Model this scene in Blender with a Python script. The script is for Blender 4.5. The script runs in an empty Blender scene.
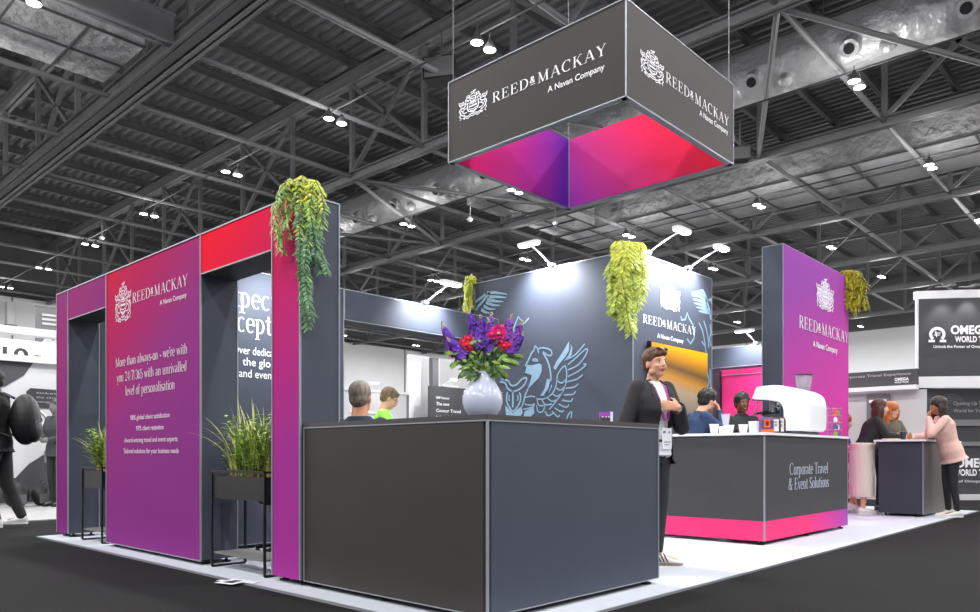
import bpy, bmesh, math, random
from mathutils import Vector, Matrix
SC = bpy.context.scene
COL = SC.collection
R = math.radians
# ---------------------------------------------------------------- camera
YAW = 42.8
cam_d = bpy.data.cameras.new('camera'); cam = bpy.data.objects.new('camera', cam_d); COL.objects.link(cam)
cam.location = (0, 0, 0.85); cam.rotation_euler = (R(90), 0, R(YAW - 90))
cam_d.sensor_width = 36; cam_d.lens = 36 * 755 / 980; cam_d.shift_y = 0.152
cam_d.clip_start = 0.05; cam_d.clip_end = 300
SC.camera = cam
# ---------------------------------------------------------------- world and exposure
w = bpy.data.worlds.new('ambient_fill'); SC.world = w; w.use_nodes = True
w.node_tree.nodes['Background'].inputs[0].default_value = (0.93, 0.96, 1.0, 1)
w.node_tree.nodes['Background'].inputs[1].default_value = 0.45  # even ambient fill light, let in through the hall's unwalled sides
SC.view_settings.view_transform = 'Standard'; SC.view_settings.look = 'None'
SC.view_settings.exposure = 0.0; SC.view_settings.gamma = 1.0; SC.view_settings.use_curve_mapping = False
# ---------------------------------------------------------------- hall lamps' light (one under each nearer pair of high-bay fittings)
LAMP_X = (-11.5, -3.1, 5.35, 13.9, 22.4, 30.6, 39.2); LAMP_Y = (-13.1, -6.5, 0.2, 6.8, 13.1, 19.4, 25.8, 32.9, 39.7, 46.6, 53.6)
def area(name, loc, power, size, color=(1, 1, 1), rot=(0, 0, 0)):
    l = bpy.data.lights.new(name, 'AREA'); l.shape = 'DISK'; l.size = size; l.energy = power; l.color = color
    o = bpy.data.objects.new(name, l); o.location = loc; o.rotation_euler = rot; COL.objects.link(o); return o
def bulb(name, loc, power, radius=0.25, color=(1, 1, 1)):
    l = bpy.data.lights.new(name, 'POINT'); l.energy = power; l.shadow_soft_size = radius; l.color = color
    o = bpy.data.objects.new(name, l); o.location = loc; COL.objects.link(o); return o
for lx in LAMP_X + (47.6, 56.2, 64.8):
    for ly in LAMP_Y:
        bulb('high_bay_light', (lx, ly, 10.9), 230, 0.45, (1, 0.99, 0.975))
        if lx < 32 and ly < 34: area('high_bay_downlight', (lx, ly, 11.05), 410, 0.5, (1, 0.99, 0.975))
        elif ly > -7: area('high_bay_downlight', (lx, ly, 11.05), 480, 0.5, (1, 1, 1))
def spot(name, loc, target, power, angle=95, color=(0.92, 0.96, 1.0), blend=0.8, size=0.05):
    l = bpy.data.lights.new(name, 'SPOT'); l.energy = power; l.spot_size = R(angle); l.spot_blend = blend; l.color = color; l.shadow_soft_size = size
    o = bpy.data.objects.new(name, l); o.location = loc
    o.rotation_euler = (Vector(target) - Vector(loc)).to_track_quat('-Z', 'Y').to_euler(); COL.objects.link(o); return o

# ---------------------------------------------------------------- materials
def srgb(c):
    f = lambda v: v / 12.92 if v <= 0.04045 else ((v + 0.055) / 1.055) ** 2.4
    return tuple(f(v / 255) for v in c) + (1,)
MATS = {}
def mat(name, col, rough=0.6, metal=0.0, emit=0.0, noise=0.0, nscale=20, bump=0.0, bscale=200, spec=0.5, alpha=1.0, trans=0.0, stretch=None, bdist=0.02):
    if name in MATS: return MATS[name]
    m = bpy.data.materials.new(name); m.use_nodes = True; nt = m.node_tree; b = nt.nodes['Principled BSDF']
    c = srgb(col)
    b.inputs['Base Color'].default_value = c; b.inputs['Roughness'].default_value = rough; b.inputs['Metallic'].default_value = metal
    b.inputs['Specular IOR Level'].default_value = spec; b.inputs['Alpha'].default_value = alpha; b.inputs['Transmission Weight'].default_value = trans
    tc = nt.nodes.new('ShaderNodeTexCoord'); mp = nt.nodes.new('ShaderNodeMapping'); nt.links.new(tc.outputs['Object'], mp.inputs[0])
    if stretch: mp.inputs['Scale'].default_value = stretch
    if emit: b.inputs['Emission Color'].default_value = c; b.inputs['Emission Strength'].default_value = emit
    if noise:
        n = nt.nodes.new('ShaderNodeTexNoise'); n.inputs['Scale'].default_value = nscale; n.inputs['Detail'].default_value = 4
        r = nt.nodes.new('ShaderNodeValToRGB'); r.color_ramp.elements[0].position = 0.3; r.color_ramp.elements[1].position = 0.7
        r.color_ramp.elements[0].color = tuple(v * (1 - noise) for v in c[:3]) + (1,)
        r.color_ramp.elements[1].color = tuple(min(1, v * (1 + noise)) for v in c[:3]) + (1,)
        nt.links.new(mp.outputs[0], n.inputs['Vector']); nt.links.new(n.outputs[0], r.inputs[0]); nt.links.new(r.outputs[0], b.inputs['Base Color'])
    if bump:
        n = nt.nodes.new('ShaderNodeTexNoise'); n.inputs['Scale'].default_value = bscale; n.inputs['Detail'].default_value = 3
        bp = nt.nodes.new('ShaderNodeBump'); bp.inputs['Strength'].default_value = bump; bp.inputs['Distance'].default_value = bdist
        nt.links.new(mp.outputs[0], n.inputs['Vector']); nt.links.new(n.outputs[0], bp.inputs['Height']); nt.links.new(bp.outputs[0], b.inputs['Normal'])
    MATS[name] = m; return m
def grad(name, axis, stops, rough=0.75):
    """printed colour gradient: axis = (ax, ay, az, offset) on the object's own coordinates, stops = [(pos, rgb)]"""
    m = bpy.data.materials.new(name); m.use_nodes = True; nt = m.node_tree; b = nt.nodes['Principled BSDF']
    tc = nt.nodes.new('ShaderNodeTexCoord'); d = nt.nodes.new('ShaderNodeVectorMath'); d.operation = 'DOT_PRODUCT'
    d.inputs[1].default_value = axis[:3]; a = nt.nodes.new('ShaderNodeMath'); a.operation = 'ADD'; a.inputs[1].default_value = axis[3]
    nt.links.new(tc.outputs['Object'], d.inputs[0]); nt.links.new(d.outputs['Value'], a.inputs[0])
    r = nt.nodes.new('ShaderNodeValToRGB'); el = r.color_ramp.elements
    while len(el) < len(stops): el.new(0.5)
    for e, (p, c) in zip(el, stops): e.position = p; e.color = srgb(c)
    nt.links.new(a.outputs[0], r.inputs[0]); nt.links.new(r.outputs[0], b.inputs['Base Color'])
    b.inputs['Roughness'].default_value = rough; b.inputs['Specular IOR Level'].default_value = 0.08
    MATS[name] = m; return m

# ---------------------------------------------------------------- geometry
V = Vector
class G:
    def __init__(s): s.v = []; s.f = []
    def add(s, vs, fs):
        o = len(s.v); s.v += [tuple(p) for p in vs]; s.f += [tuple(i + o for i in f) for f in fs]; return s
    def box(s, x0, x1, y0, y1, z0, z1):
        x0, x1 = sorted((x0, x1)); y0, y1 = sorted((y0, y1)); z0, z1 = sorted((z0, z1))
        return s.add([(x0,y0,z0),(x1,y0,z0),(x1,y1,z0),(x0,y1,z0),(x0,y0,z1),(x1,y0,z1),(x1,y1,z1),(x0,y1,z1)],
                     [(0,3,2,1),(4,5,6,7),(0,1,5,4),(1,2,6,5),(2,3,7,6),(3,0,4,7)])
    def rings(s, rs, n=16, cap=True):
        o = len(s.v); k = 0
        for c, a, b in rs:
            for i in range(n):
                t = 2 * math.pi * i / n; s.v.append(tuple(V(c) + V(a) * math.cos(t) + V(b) * math.sin(t)))
        m = len(rs)
        for j in range(m - 1):
            for i in range(n):
                i2 = (i + 1) % n; s.f.append((o + j*n + i, o + j*n + i2, o + (j+1)*n + i2, o + (j+1)*n + i))
        if cap: s.f.append(tuple(o + i for i in reversed(range(n)))); s.f.append(tuple(o + (m-1)*n + i for i in range(n)))
        return s
    def tube(s, p0, p1, r0, r1=None, n=10):
        p0, p1 = V(p0), V(p1); r1 = r0 if r1 is None else r1
        d = (p1 - p0).normalized(); a = d.orthogonal().normalized(); b = d.cross(a)
        return s.rings([(p0, a*r0, b*r0), (p1, a*r1, b*r1)], n)
    def bar(s, p0, p1, w, h):
        """straight square bar, w sideways, h in the upright direction"""
        p0, p1 = V(p0), V(p1); d = (p1 - p0).normalized()
        up = V((0,0,1)) if abs(d.z) < 0.95 else V((1,0,0))
        a = d.cross(up).normalized(); b = a.cross(d)
        vs = [p + a*sx*w/2 + b*sy*h/2 for p in (p0, p1) for sx, sy in ((-1,-1),(1,-1),(1,1),(-1,1))]
        return s.add(vs, [(0,1,2,3)[::-1],(4,5,6,7),(0,1,5,4),(1,2,6,5),(2,3,7,6),(3,0,4,7)])
    def ibeam(s, p0, p1, w, h, t=0.04):
        p0, p1 = V(p0), V(p1); z = V((0,0,1))
        s.bar(p0 + z*(h/2 - t/2), p1 + z*(h/2 - t/2), w, t); s.bar(p0 - z*(h/2 - t/2), p1 - z*(h/2 - t/2), w, t)
        return s.bar(p0, p1, t, h)
    def path(s, pts, r, n=8, r1=None):
        pts = [V(p) for p in pts]; r1 = r if r1 is None else r1; rs = []; m = len(pts)
        a = None
        for i, p in enumerate(pts):
            d = (pts[min(i+1, m-1)] - pts[max(i-1, 0)]).normalized()
            if a is None: a = d.orthogonal().normalized()
            a = (a - d * a.dot(d)).normalized(); rr = r + (r1 - r) * i / (m-1)
            rs.append((p, a*rr, d.cross(a)*rr))
        return s.rings(rs, n)
    def capsule(s, p0, p1, r0, r1, n=14, flat=None):
        p0, p1 = V(p0), V(p1); d = (p1 - p0).normalized()
        if flat: a = (V(flat[0]) - d * V(flat[0]).dot(d)).normalized(); fa = flat[1]
        else: a = d.orthogonal().normalized(); fa = 1
        b = d.cross(a); rs = []
        for k in range(0, 5):
            t = R(-88 + 88 * k / 4); rs.append((p0 + d*r0*math.sin(t), a*r0*math.cos(t)*fa, b*r0*math.cos(t)))
        for k in range(0, 5):
            t = R(88 * k / 4); rs.append((p1 + d*r1*math.sin(t), a*r1*math.cos(t)*fa, b*r1*math.cos(t)))
        return s.rings(rs, n)
    def ell(s, c, a, b, cc, n=16, m=10):
        """ellipsoid with semi-axis vectors a, b, cc"""
        c, a, b, cc = V(c), V(a), V(b), V(cc); rs = []
        for k in range(m + 1):
            t = R(-89 + 178 * k / m); rs.append((c + cc*math.sin(t), a*math.cos(t), b*math.cos(t)))
        return s.rings(rs, n)
    def ball(s, c, r, n=12, m=8): return s.ell(c, (r,0,0), (0,r,0), (0,0,r), n, m)
    def lathe(s, prof, c=(0,0,0), n=28, cap=True):
        c = V(c); return s.rings([(c + V((0,0,z)), V((r,0,0)), V((0,r,0))) for r, z in prof], n, cap)
    def prism(s, poly, fn0, fn1):
        n = len(poly); vs = [fn0(p) for p in poly] + [fn1(p) for p in poly]
        return s.add(vs, [tuple(range(n))[::-1], tuple(range(n, 2*n))] + [(i, (i+1) % n, n + (i+1) % n, n + i) for i in range(n)])
    def rbox(s, x0, x1, y0, y1, z0, z1, r=0.02, n=4):
        """box with rounded upright corners"""
        pts = []
        for cx, cy, a0 in ((x1-r, y1-r, 0), (x0+r, y1-r, 90), (x0+r, y0+r, 180), (x1-r, y0+r, 270)):
            for k in range(n + 1): a = R(a0 + 90*k/n); pts.append((cx + r*math.cos(a), cy + r*math.sin(a)))
        return s.prism(pts, lambda p: (p[0], p[1], z0), lambda p: (p[0], p[1], z1))
def smooth_mesh(me, ang=40):
    for p in me.polygons: p.use_smooth = True
    me.update()
    bm = bmesh.new(); bm.from_mesh(me)
    for e in bm.edges:
        if len(e.link_faces) == 2 and e.calc_face_angle(0) > R(ang): e.smooth = False
    bm.to_mesh(me); bm.free()

def thing(name, label, cat, loc=(0,0,0), rot=0.0, group=None, kind=None):
    o = bpy.data.objects.new(name, None); COL.objects.link(o); o.empty_display_size = 0.1
    o.location = loc; o.rotation_euler = (0, 0, rot); o['label'] = label; o['category'] = cat
    if group: o['group'] = group
    if kind: o['kind'] = kind
    return o
def rootmat(o):
    p = o; m = Matrix.Identity(4)
    while p is not None: m = Matrix.Translation(p.location) @ p.rotation_euler.to_matrix().to_4x4() @ m; p = p.parent
    return m
def part(name, g, material, parent=None, world=False, smooth=False, label=None, bevel=0.0):
    me = bpy.data.meshes.new(name)
    if isinstance(g, G): me.from_pydata(g.v, [], g.f)
    else: me.from_pydata(*g)
    if parent is not None and world: me.transform(rootmat(parent).inverted())
    bm = bmesh.new(); bm.from_mesh(me); bmesh.ops.recalc_face_normals(bm, faces=bm.faces)
    if bevel: bmesh.ops.bevel(bm, geom=bm.edges[:], offset=bevel, segments=2, affect='EDGES', clamp_overlap=True)
    bm.to_mesh(me); bm.free()
    if smooth: smooth_mesh(me)
    me.materials.append(material)
    o = bpy.data.objects.new(name, me); COL.objects.link(o)
    if parent is not None: o.parent = parent
    if label: o['label'] = label
    return o
def struct(name, g, material, parent=None, smooth=False):
    o = part(name, g, material, parent, smooth=smooth)
    if parent is None: o['kind'] = 'structure'
    return o
def single(name, g, material, label, cat, group=None, smooth=False, bevel=0.0, kind=None, origin=None):
    o = part(name, g, material, smooth=smooth, bevel=bevel)
    if origin: o.data.transform(Matrix.Translation(-V(origin))); o.location = origin
    o['label'] = label; o['category'] = cat
    if group: o['group'] = group
    if kind: o['kind'] = kind
    return o
def dup(root, loc, rot=None, label=None):
    r = root.copy(); COL.objects.link(r); r.location = loc
    if rot is not None: r.rotation_euler = (0, 0, rot)
    if label: r['label'] = label
    for ch in list(root.children):
        c = ch.copy(); COL.objects.link(c); c.parent = r
        for g in list(ch.children): d = g.copy(); COL.objects.link(d); d.parent = c
    return r

# ---------------------------------------------------------------- lettering
def strip(g, pts, ws):
    """flat strip in 2-D, width per point"""
    o = len(g.v); m = len(pts)
    for i, (x, y) in enumerate(pts):
        x0, y0 = pts[max(i-1, 0)]; x1, y1 = pts[min(i+1, m-1)]; L = math.hypot(x1-x0, y1-y0) or 1
        nx, ny = -(y1-y0)/L, (x1-x0)/L; h = ws[i] / 2
        g.v += [(x + nx*h, y + ny*h, 0), (x - nx*h, y - ny*h, 0)]
    for i in range(m - 1): g.f.append((o+2*i, o+2*i+1, o+2*i+3, o+2*i+2))
THK, THN = 0.125, 0.042
def pen(g, pts):
    ws = []
    for i in range(len(pts)):
        x0, y0 = pts[max(i-1, 0)]; x1, y1 = pts[min(i+1, len(pts)-1)]; L = math.hypot(x1-x0, y1-y0) or 1
        ws.append(THN + (THK - THN) * abs((y1-y0)/L) ** 1.6)
    strip(g, pts, ws)
def arc(cx, cy, rx, ry, a0, a1, n=18): return [(cx + rx*math.cos(R(a0 + (a1-a0)*i/n)), cy + ry*math.sin(R(a0 + (a1-a0)*i/n))) for i in range(n+1)]
# glyph = (advance, [strokes]); T thick line, t thin line, A modulated arc, S serif bar, D dot
def Ts(x, y0, y1, top=1, bot=1):
    r = [('T', x, y0, x, y1)]
    if bot: r.append(('S', x, y0, 0.14))
    if top == 1: r.append(('S', x, y1, 0.14))
    if top == 2: r.append(('S', x - 0.06, y1, 0.09))
    return r
XH = 0.66
def small_amp():
    k, y0 = .60, .30; st = []
    for s in GL['&'][1]:
        if s[0] in 'Tt': st.append((s[0], s[1]*k, s[2]*k+y0, s[3]*k, s[4]*k+y0))
        elif s[0] == 'A': st.append(('A', s[1]*k, s[2]*k+y0, s[3]*k, s[4]*k, s[5], s[6]))
    return (.56, st + [('t', .02, .14, .50, .14)])
GL = {
 'R': (.80, Ts(.16,0,1) + [('A',.36,.75,.24,.23,90,-90),('t',.16,.98,.36,.98),('t',.16,.52,.36,.52),('T',.38,.5,.66,.04),('S',.70,.02,.09)]),
 'E': (.74, Ts(.16,0,1) + [('t',.1,.98,.6,.98),('t',.16,.52,.48,.52),('t',.1,.02,.64,.02),('t',.6,.98,.62,.76),('t',.64,.02,.68,.26),('t',.48,.4,.48,.64)]),
 'D': (.88, Ts(.16,0,1) + [('A',.34,.5,.42,.48,90,-90),('t',.16,.98,.36,.98),('t',.16,.02,.36,.02)]),
 'M': (1.06, [('t',.16,0,.18,1),('S',.16,0,.12),('T',.18,1,.5,.02),('t',.5,.02,.84,1),('T',.86,0,.84,1),('S',.86,0,.15),('S',.12,1,.08),('S',.9,1,.09)]),
 'A': (.84, [('t',.1,0,.40,1),('T',.42,1,.74,0),('t',.2,.34,.6,.34),('S',.1,0,.12),('S',.74,0,.13)]),
 'C': (.82, [('A',.45,.5,.37,.5,50,310),('t',.7,.7,.7,.96)]),
 'K': (.84, Ts(.16,0,1) + [('t',.2,.42,.62,1),('T',.36,.6,.68,.03),('S',.64,1,.11),('S',.72,0,.12)]),
 'Y': (.80, [('T',.1,1,.40,.46),('t',.40,.46,.70,1),('T',.40,0,.40,.48),('S',.4,0,.14),('S',.12,1,.12),('S',.68,1,.1)]),
 'T': (.74, Ts(.36,0,1,0) + [('t',.02,.98,.7,.98),('t',.02,.76,.04,.98),('t',.7,.76,.68,.98)]),
 'S': (.62, [('A',.32,.73,.2,.25,30,250),('T',.24,.55,.42,.44),('A',.3,.25,.22,.24,60,-160),('t',.52,.74,.52,.96),('t',.08,.04,.08,.28)]),
 'O': (.9, [('A',.45,.5,.37,.5,0,360)]),
 '&': (.84, [('A',.34,.78,.15,.2,-60,240),('T',.22,.66,.66,.03),('A',.3,.25,.22,.24,100,330),('t',.5,.12,.68,.46),('S',.7,.46,.1),('S',.7,.02,.08)]),
 'a': (.54, [('T',.38,.06,.38,.46),('A',.24,.46,.15,.19,0,150),('A',.22,.18,.14,.17,90,300),('t',.22,.36,.38,.4),('t',.38,.04,.5,.06)]),
 'b': (.60, Ts(.14,0,1,2,0) + [('A',.28,.33,.2,.32,120,-140)]),
 'c': (.50, [('A',.27,.33,.2,.33,50,310)]),
 'd': (.62, Ts(.44,0,1,2,0) + [('A',.29,.33,.2,.32,60,320),('S',.5,0,.06)]),
 'e': (.52, [('A',.27,.33,.2,.33,0,310),('t',.08,.36,.46,.36)]),
 'f': (.38, Ts(.16,0,.84,0) + [('A',.28,.84,.12,.15,180,40),('t',.02,.64,.32,.64)]),
 'g': (.56, [('A',.26,.42,.17,.23,0,360),('A',.26,-.14,.2,.16,0,360),('t',.14,.22,.2,.02),('t',.4,.6,.54,.66)]),
 'h': (.64, Ts(.14,0,1,2) + [('A',.31,.42,.17,.23,150,0),('T',.48,0,.48,.42),('S',.48,0,.11)]),
 'i': (.32, Ts(.16,0,XH,2) + [('D',.16,.88,.07)]),
 'l': (.32, Ts(.16,0,1,2)),
 'm': (.96, Ts(.14,0,XH,2) + [('A',.3,.42,.16,.23,150,0),('T',.46,0,.46,.42),('S',.46,0,.1),('A',.62,.42,.16,.23,150,0),('T',.78,0,.78,.42),('S',.78,0,.1)]),
 'n': (.64, Ts(.14,0,XH,2) + [('A',.31,.42,.17,.23,150,0),('T',.48,0,.48,.42),('S',.48,0,.11)]),
 'o': (.56, [('A',.28,.33,.21,.33,0,360)]),
 'p': (.60, Ts(.14,-.3,XH,2) + [('A',.28,.33,.2,.32,120,-140)]),
 'r': (.44, Ts(.14,0,XH,2) + [('A',.3,.46,.14,.19,160,50),('D',.38,.56,.06)]),
 's': (.44, [('A',.22,.49,.13,.16,30,240),('T',.15,.38,.29,.28),('A',.21,.17,.15,.16,60,-150)]),
 't': (.38, [('T',.17,.1,.17,.86),('t',.03,.64,.34,.64),('A',.26,.12,.09,.11,180,320)]),
 'u': (.62, [('T',.12,.2,.12,XH),('S',.08,XH,.07),('A',.28,.22,.16,.21,180,350),('T',.46,0,.46,XH),('S',.42,XH,.07),('S',.52,0,.05)]),
 'v': (.54, [('T',.08,XH,.28,.02),('t',.28,.02,.48,XH),('S',.08,XH,.09),('S',.48,XH,.08)]),
 'w': (.82, [('T',.08,XH,.26,.02),('t',.26,.02,.42,XH),('T',.42,XH,.6,.02),('t',.6,.02,.76,XH),('S',.08,XH,.09),('S',.76,XH,.08)]),
 'x': (.56, [('T',.1,XH,.46,0),('t',.46,XH,.08,0),('S',.1,XH,.09),('S',.46,XH,.08),('S',.08,0,.08),('S',.46,0,.09)]),
 'y': (.54, [('T',.08,XH,.28,.02),('t',.48,XH,.2,-.3),('S',.08,XH,.09),('S',.48,XH,.08),('D',.16,-.28,.06)]),
 '-': (.36, [('T',.06,.3,.3,.3)]), "'": (.2, [('T',.1,.74,.1,.98)]), ' ': (.34, []), '/': (.42, [('t',.02,-.1,.38,1.05)]),
 '2': (.56, [('A',.27,.75,.19,.24,170,-20),('t',.45,.66,.08,.06),('T',.08,.05,.5,.05)]),
 '4': (.6, [('T',.42,0,.42,1),('t',.42,1,.04,.3),('t',.04,.3,.56,.3),('S',.42,0,.1)]),
 '7': (.54, [('T',.06,.95,.5,.95),('T',.5,.95,.2,0)]),
 '3': (.54, [('A',.25,.76,.18,.22,160,-90),('A',.25,.27,.21,.27,90,-160)]),
 '6': (.58, [('A',.29,.3,.21,.29,0,360),('A',.5,.34,.42,.62,110,175)]),
 '5': (.54, [('t',.12,.96,.48,.96),('T',.12,.96,.12,.56),('A',.24,.3,.22,.3,110,-150)]),
}
GL['+'] = small_amp()
def serif_text(txt, track=0.0, thk=None):
    global THK, THN
    keep = (THK, THN)
    if thk: THK, THN = thk
    g = G(); x = 0
    for ch in txt:
        adv, st = GL[ch]; h = G()
        for s in st:
            if s[0] in 'Tt':
                w_ = THK if s[0] == 'T' else THN; strip(h, [(s[1], s[2]), (s[3], s[4])], [w_, w_])
            elif s[0] == 'A': pen(h, arc(*s[1:]))
            elif s[0] == 'S': strip(h, [(s[1]-s[3], s[2] + (THN/2 if s[2] <= 0 else -THN/2)), (s[1]+s[3], s[2] + (THN/2 if s[2] <= 0 else -THN/2))], [THN, THN])
            elif s[0] == 'D': h.add([(s[1] + s[3]*math.cos(R(45*k)), s[2] + s[3]*math.sin(R(45*k)), 0) for k in range(8)], [tuple(range(8))])
        g.add([(a + x, b, 0) for a, b, c in h.v], h.f); x += adv + track
    THK, THN = keep
    return g
def sans_text(txt, bold=0.0):
    c = bpy.data.curves.new('t', 'FONT'); c.body = txt; c.size = 1; c.resolution_u = 3; c.offset = bold
    o = bpy.data.objects.new('t', c); COL.objects.link(o); dg = bpy.context.evaluated_depsgraph_get()
    me = bpy.data.meshes.new_from_object(o.evaluated_get(dg)); g = G()
    g.v = [tuple(p.co) for p in me.vertices]; g.f = [tuple(p.vertices) for p in me.polygons]
    bpy.data.objects.remove(o); bpy.data.curves.remove(c); bpy.data.meshes.remove(me)
    k = 1 / 0.73; g.v = [(a*k, b*k, 0) for a, b, c_ in g.v]; return g
def place(g, origin, u, width, cap, normal_off=0.0015, up=(0,0,1)):
    """lay 2-D lettering on a wall: left end of baseline at origin, running along u, scaled to width and cap height"""
    u = V(u).normalized(); up = V(up); n = u.cross(up); xs = [p[0] for p in g.v]; x0, x1 = min(xs), max(xs); k = width / (x1 - x0)
    o = V(origin); h = G(); h.f = g.f
    h.v = [tuple(o + u*(p[0]-x0)*k + up*p[1]*cap + n*normal_off) for p in g.v]; return h
def merge(*gs):
    g = G()
    for q in gs: g.add(q.v, q.f)
    return g
def crest2d():
    """coat of arms: shield, helmet and two supporters, in a box 1 wide and 1.1 high"""
    g = G()
    def P(pts, w_=0.03, mir=True):
        strip(g, pts, [w_]*len(pts))
        if mir: strip(g, [(1-x, y) for x, y in pts], [w_]*len(pts))
    def F(pts, mir=True):
        g.add([(x, y, 0) for x, y in pts], [tuple(range(len(pts)))])
        if mir: g.add([(1-x, y, 0) for x, y in pts], [tuple(range(len(pts)))])
    P([(.5,.62),(.32,.62),(.31,.42),(.35,.3),(.5,.2)], .035)            # shield
    F([(.36,.5),(.5,.5),(.5,.44),(.36,.44)]); P([(.36,.38),(.5,.33)], .03); P([(.38,.56),(.44,.58),(.5,.55)], .03)
    P([(.4,.3),(.5,.25)], .03)
    P([(.5,.86),(.42,.84),(.4,.74),(.44,.66),(.5,.65)], .035)            # helmet
    P([(.44,.78),(.5,.76)], .03); P([(.45,.72),(.5,.7)], .02)
    P([(.4,.88),(.38,.96),(.44,.92),(.47,1.0),(.5,.93)], .03); P([(.5,1.0),(.52,1.06),(.6,1.08)], .035, False); P([(.42,1.02),(.48,1.06)], .03)
    P([(.4,.82),(.32,.88),(.26,.82),(.3,.76),(.36,.76)], .035); P([(.36,.74),(.26,.72),(.24,.8)], .03)   # mantling
    P(arc(.3,.68,.06,.05,0,300,10), .03); P(arc(.33,.9,.04,.05,-60,220,8), .025)
    P([(.26,.62),(.16,.66),(.1,.6),(.04,.68),(.02,.8),(.1,.74),(.16,.78),(.2,.7)], .035)     # supporter wing and head
    P([(.04,.68),(.1,.66),(.16,.7)], .03); P([(.07,.74),(.14,.72)], .02)
    P([(.26,.58),(.18,.52),(.08,.54),(.04,.44),(.08,.3),(.16,.2),(.24,.16)], .04)
    P([(.28,.48),(.2,.44),(.14,.34),(.22,.28),(.3,.28)], .035); P(arc(.15,.45,.05,.06,0,330,10), .025)
    P([(.08,.3),(.04,.2),(.1,.12),(.06,.06)], .03); P([(.12,.22),(.2,.22),(.26,.12),(.2,.04)], .035)
    P([(.5,.14),(.4,.16),(.34,.1),(.26,.14),(.16,.08)], .05); P([(.5,.06),(.4,.08),(.34,.02),(.26,.06)], .035)   # scroll
    P(arc(.4,.12,.04,.04,0,330,8), .02)
    return g
def place_box(g, origin, u, width, height, normal_off=0.0015):
    u = V(u).normalized(); n = u.cross(V((0,0,1))); h = G(); h.f = g.f; o = V(origin)
    h.v = [tuple(o + u*p[0]*width + V((0,0,1))*p[1]*height/1.1 + n*normal_off) for p in g.v]; return h
# ================================================================ THE HALL
M_steel = mat('roof_steel', (112,112,114), 0.55, noise=0.08, nscale=3)
M_steel_d = mat('dark_steel', (88,88,90), 0.6)
M_deck = mat('roof_deck', (100,100,102), 0.6, noise=0.1, nscale=2)
M_foil = mat('foil_wrap', (196,196,198), 0.42, metal=0.25, bump=0.5, bscale=2.2, bdist=0.35)
M_foil2 = mat('insulation_foil', (190,190,192), 0.6, metal=0.0, noise=0.15, nscale=1.2, bump=0.7, bscale=2.5, bdist=0.3)
M_lens = mat('lamp_lens', (255,255,255), emit=9.0)
M_black = mat('black_paint', (24,24,26), 0.5)
M_white = mat('white_panel', (222,222,224), 0.7)
M_clad = mat('hall_cladding', (205,205,207), 0.7, noise=0.03, nscale=0.4)
M_carpet = mat('charcoal_carpet', (36,36,37), 0.98, noise=0.10, nscale=500, bump=0.3, bscale=800, spec=0.1)
M_pale = mat('pale_grey_carpet', (198,203,214), 0.95, noise=0.05, nscale=300, bump=0.15, bscale=600, spec=0.1)
M_aisle = mat('aisle_grey', (165,165,166), 0.9, noise=0.03, nscale=3, spec=0.2)
struct('floor', G().box(-30, 72, -30, 61, -0.2, 0), M_carpet)
# deck: corrugated sheet, ribs running with the trusses
g = G(); n = 0; x = -22.0; prof = []
while x < 72:
    prof += [(x, 16.55), (x + 0.16, 16.55), (x + 0.22, 16.43), (x + 0.38, 16.43)]; x += 0.44
for px_, pz in prof: g.v += [(px_, -14, pz), (px_, 61, pz)]
for i in range(len(prof) - 1): g.f.append((2*i, 2*i+1, 2*i+3, 2*i+2))
g.box(-22, 72, -14, 61, 16.62, 16.7)
ceil = struct('ceiling', g, M_deck)
for k in range(30):
    y = -12.2 + 2.42 * k
    part('purlin', G().ibeam((-22, y, 16.22), (71.8, y, 16.22), 0.16, 0.36, 0.03), M_steel_d, ceil)
struct('wall_far', G().box(-30, 72, 60.4, 60.9, 0, 11.9), M_clad)
struct('wall_side', G().box(71.9, 72.4, -14, 60.9, 0, 11.9), M_clad)
struct('trim_1', G().box(-30, 72, 60.5, 60.9, 11.9, 16.5), M_steel_d)
struct('trim_2', G().box(71.9, 72.3, -14, 60.9, 11.9, 16.5), M_steel_d)
for i, x in enumerate((-20, -8, 4, 16, 28, 40, 52, 64)): struct('trim_%d' % (i+3), G().box(x, x+0.08, 60.3, 60.42, 0, 11.9), M_steel)
for i, y in enumerate((0, 8, 16, 24, 32)): struct('trim_%d' % (i+11), G().box(71.8, 71.92, y, y+0.08, 0, 11.9), M_steel)
# roof trusses
TX = [9.6, 18.25, 27.2, 36.5, 45.4, 54.5, 63.6]; NY = [-9.57 + 4.24 * k for k in range(17)]
ordn = ['nearest', 'second', 'third', 'fourth', 'fifth', 'sixth', 'farthest']
for ti, tx in enumerate(TX):
    t = thing('roof_truss', 'grey steel roof truss spanning the hall, %s from the stand' % ordn[ti] if ti < 6 else 'grey steel roof truss nearest the side wall of the hall', 'truss', (tx, 0, 11.85), group='grey steel roof trusses')
    part('bottom_chord', G().ibeam((tx,-14,11.85), (tx,60.4,11.85), 0.30, 0.34, 0.05), M_steel, t, True)
    part('top_chord', G().ibeam((tx,-14,15.75), (tx,60.4,15.75), 0.34, 0.5, 0.05), M_steel, t, True)
    for k, y in enumerate(NY):
        part('post', G().bar((tx,y,12.0), (tx,y,15.5), 0.16, 0.16), M_steel, t, True)
        y2 = y + (4.24 if k % 2 else -4.24)
        if -14 < y2 < 60: part('diagonal', G().bar((tx,y,12.0), (tx,y2,15.5), 0.14, 0.14), M_steel, t, True)
# the first truss is doubled: a heavy runway girder under it
single('runway_girder', G().ibeam((9.25,-14,12.0), (9.25,60,12.0), 0.25, 0.6, 0.05).box(9.0,9.06,-14,60,11.7,11.78), M_steel_d, 'heavy dark runway girder fixed along the roof truss nearest the stand', 'girder')
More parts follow.
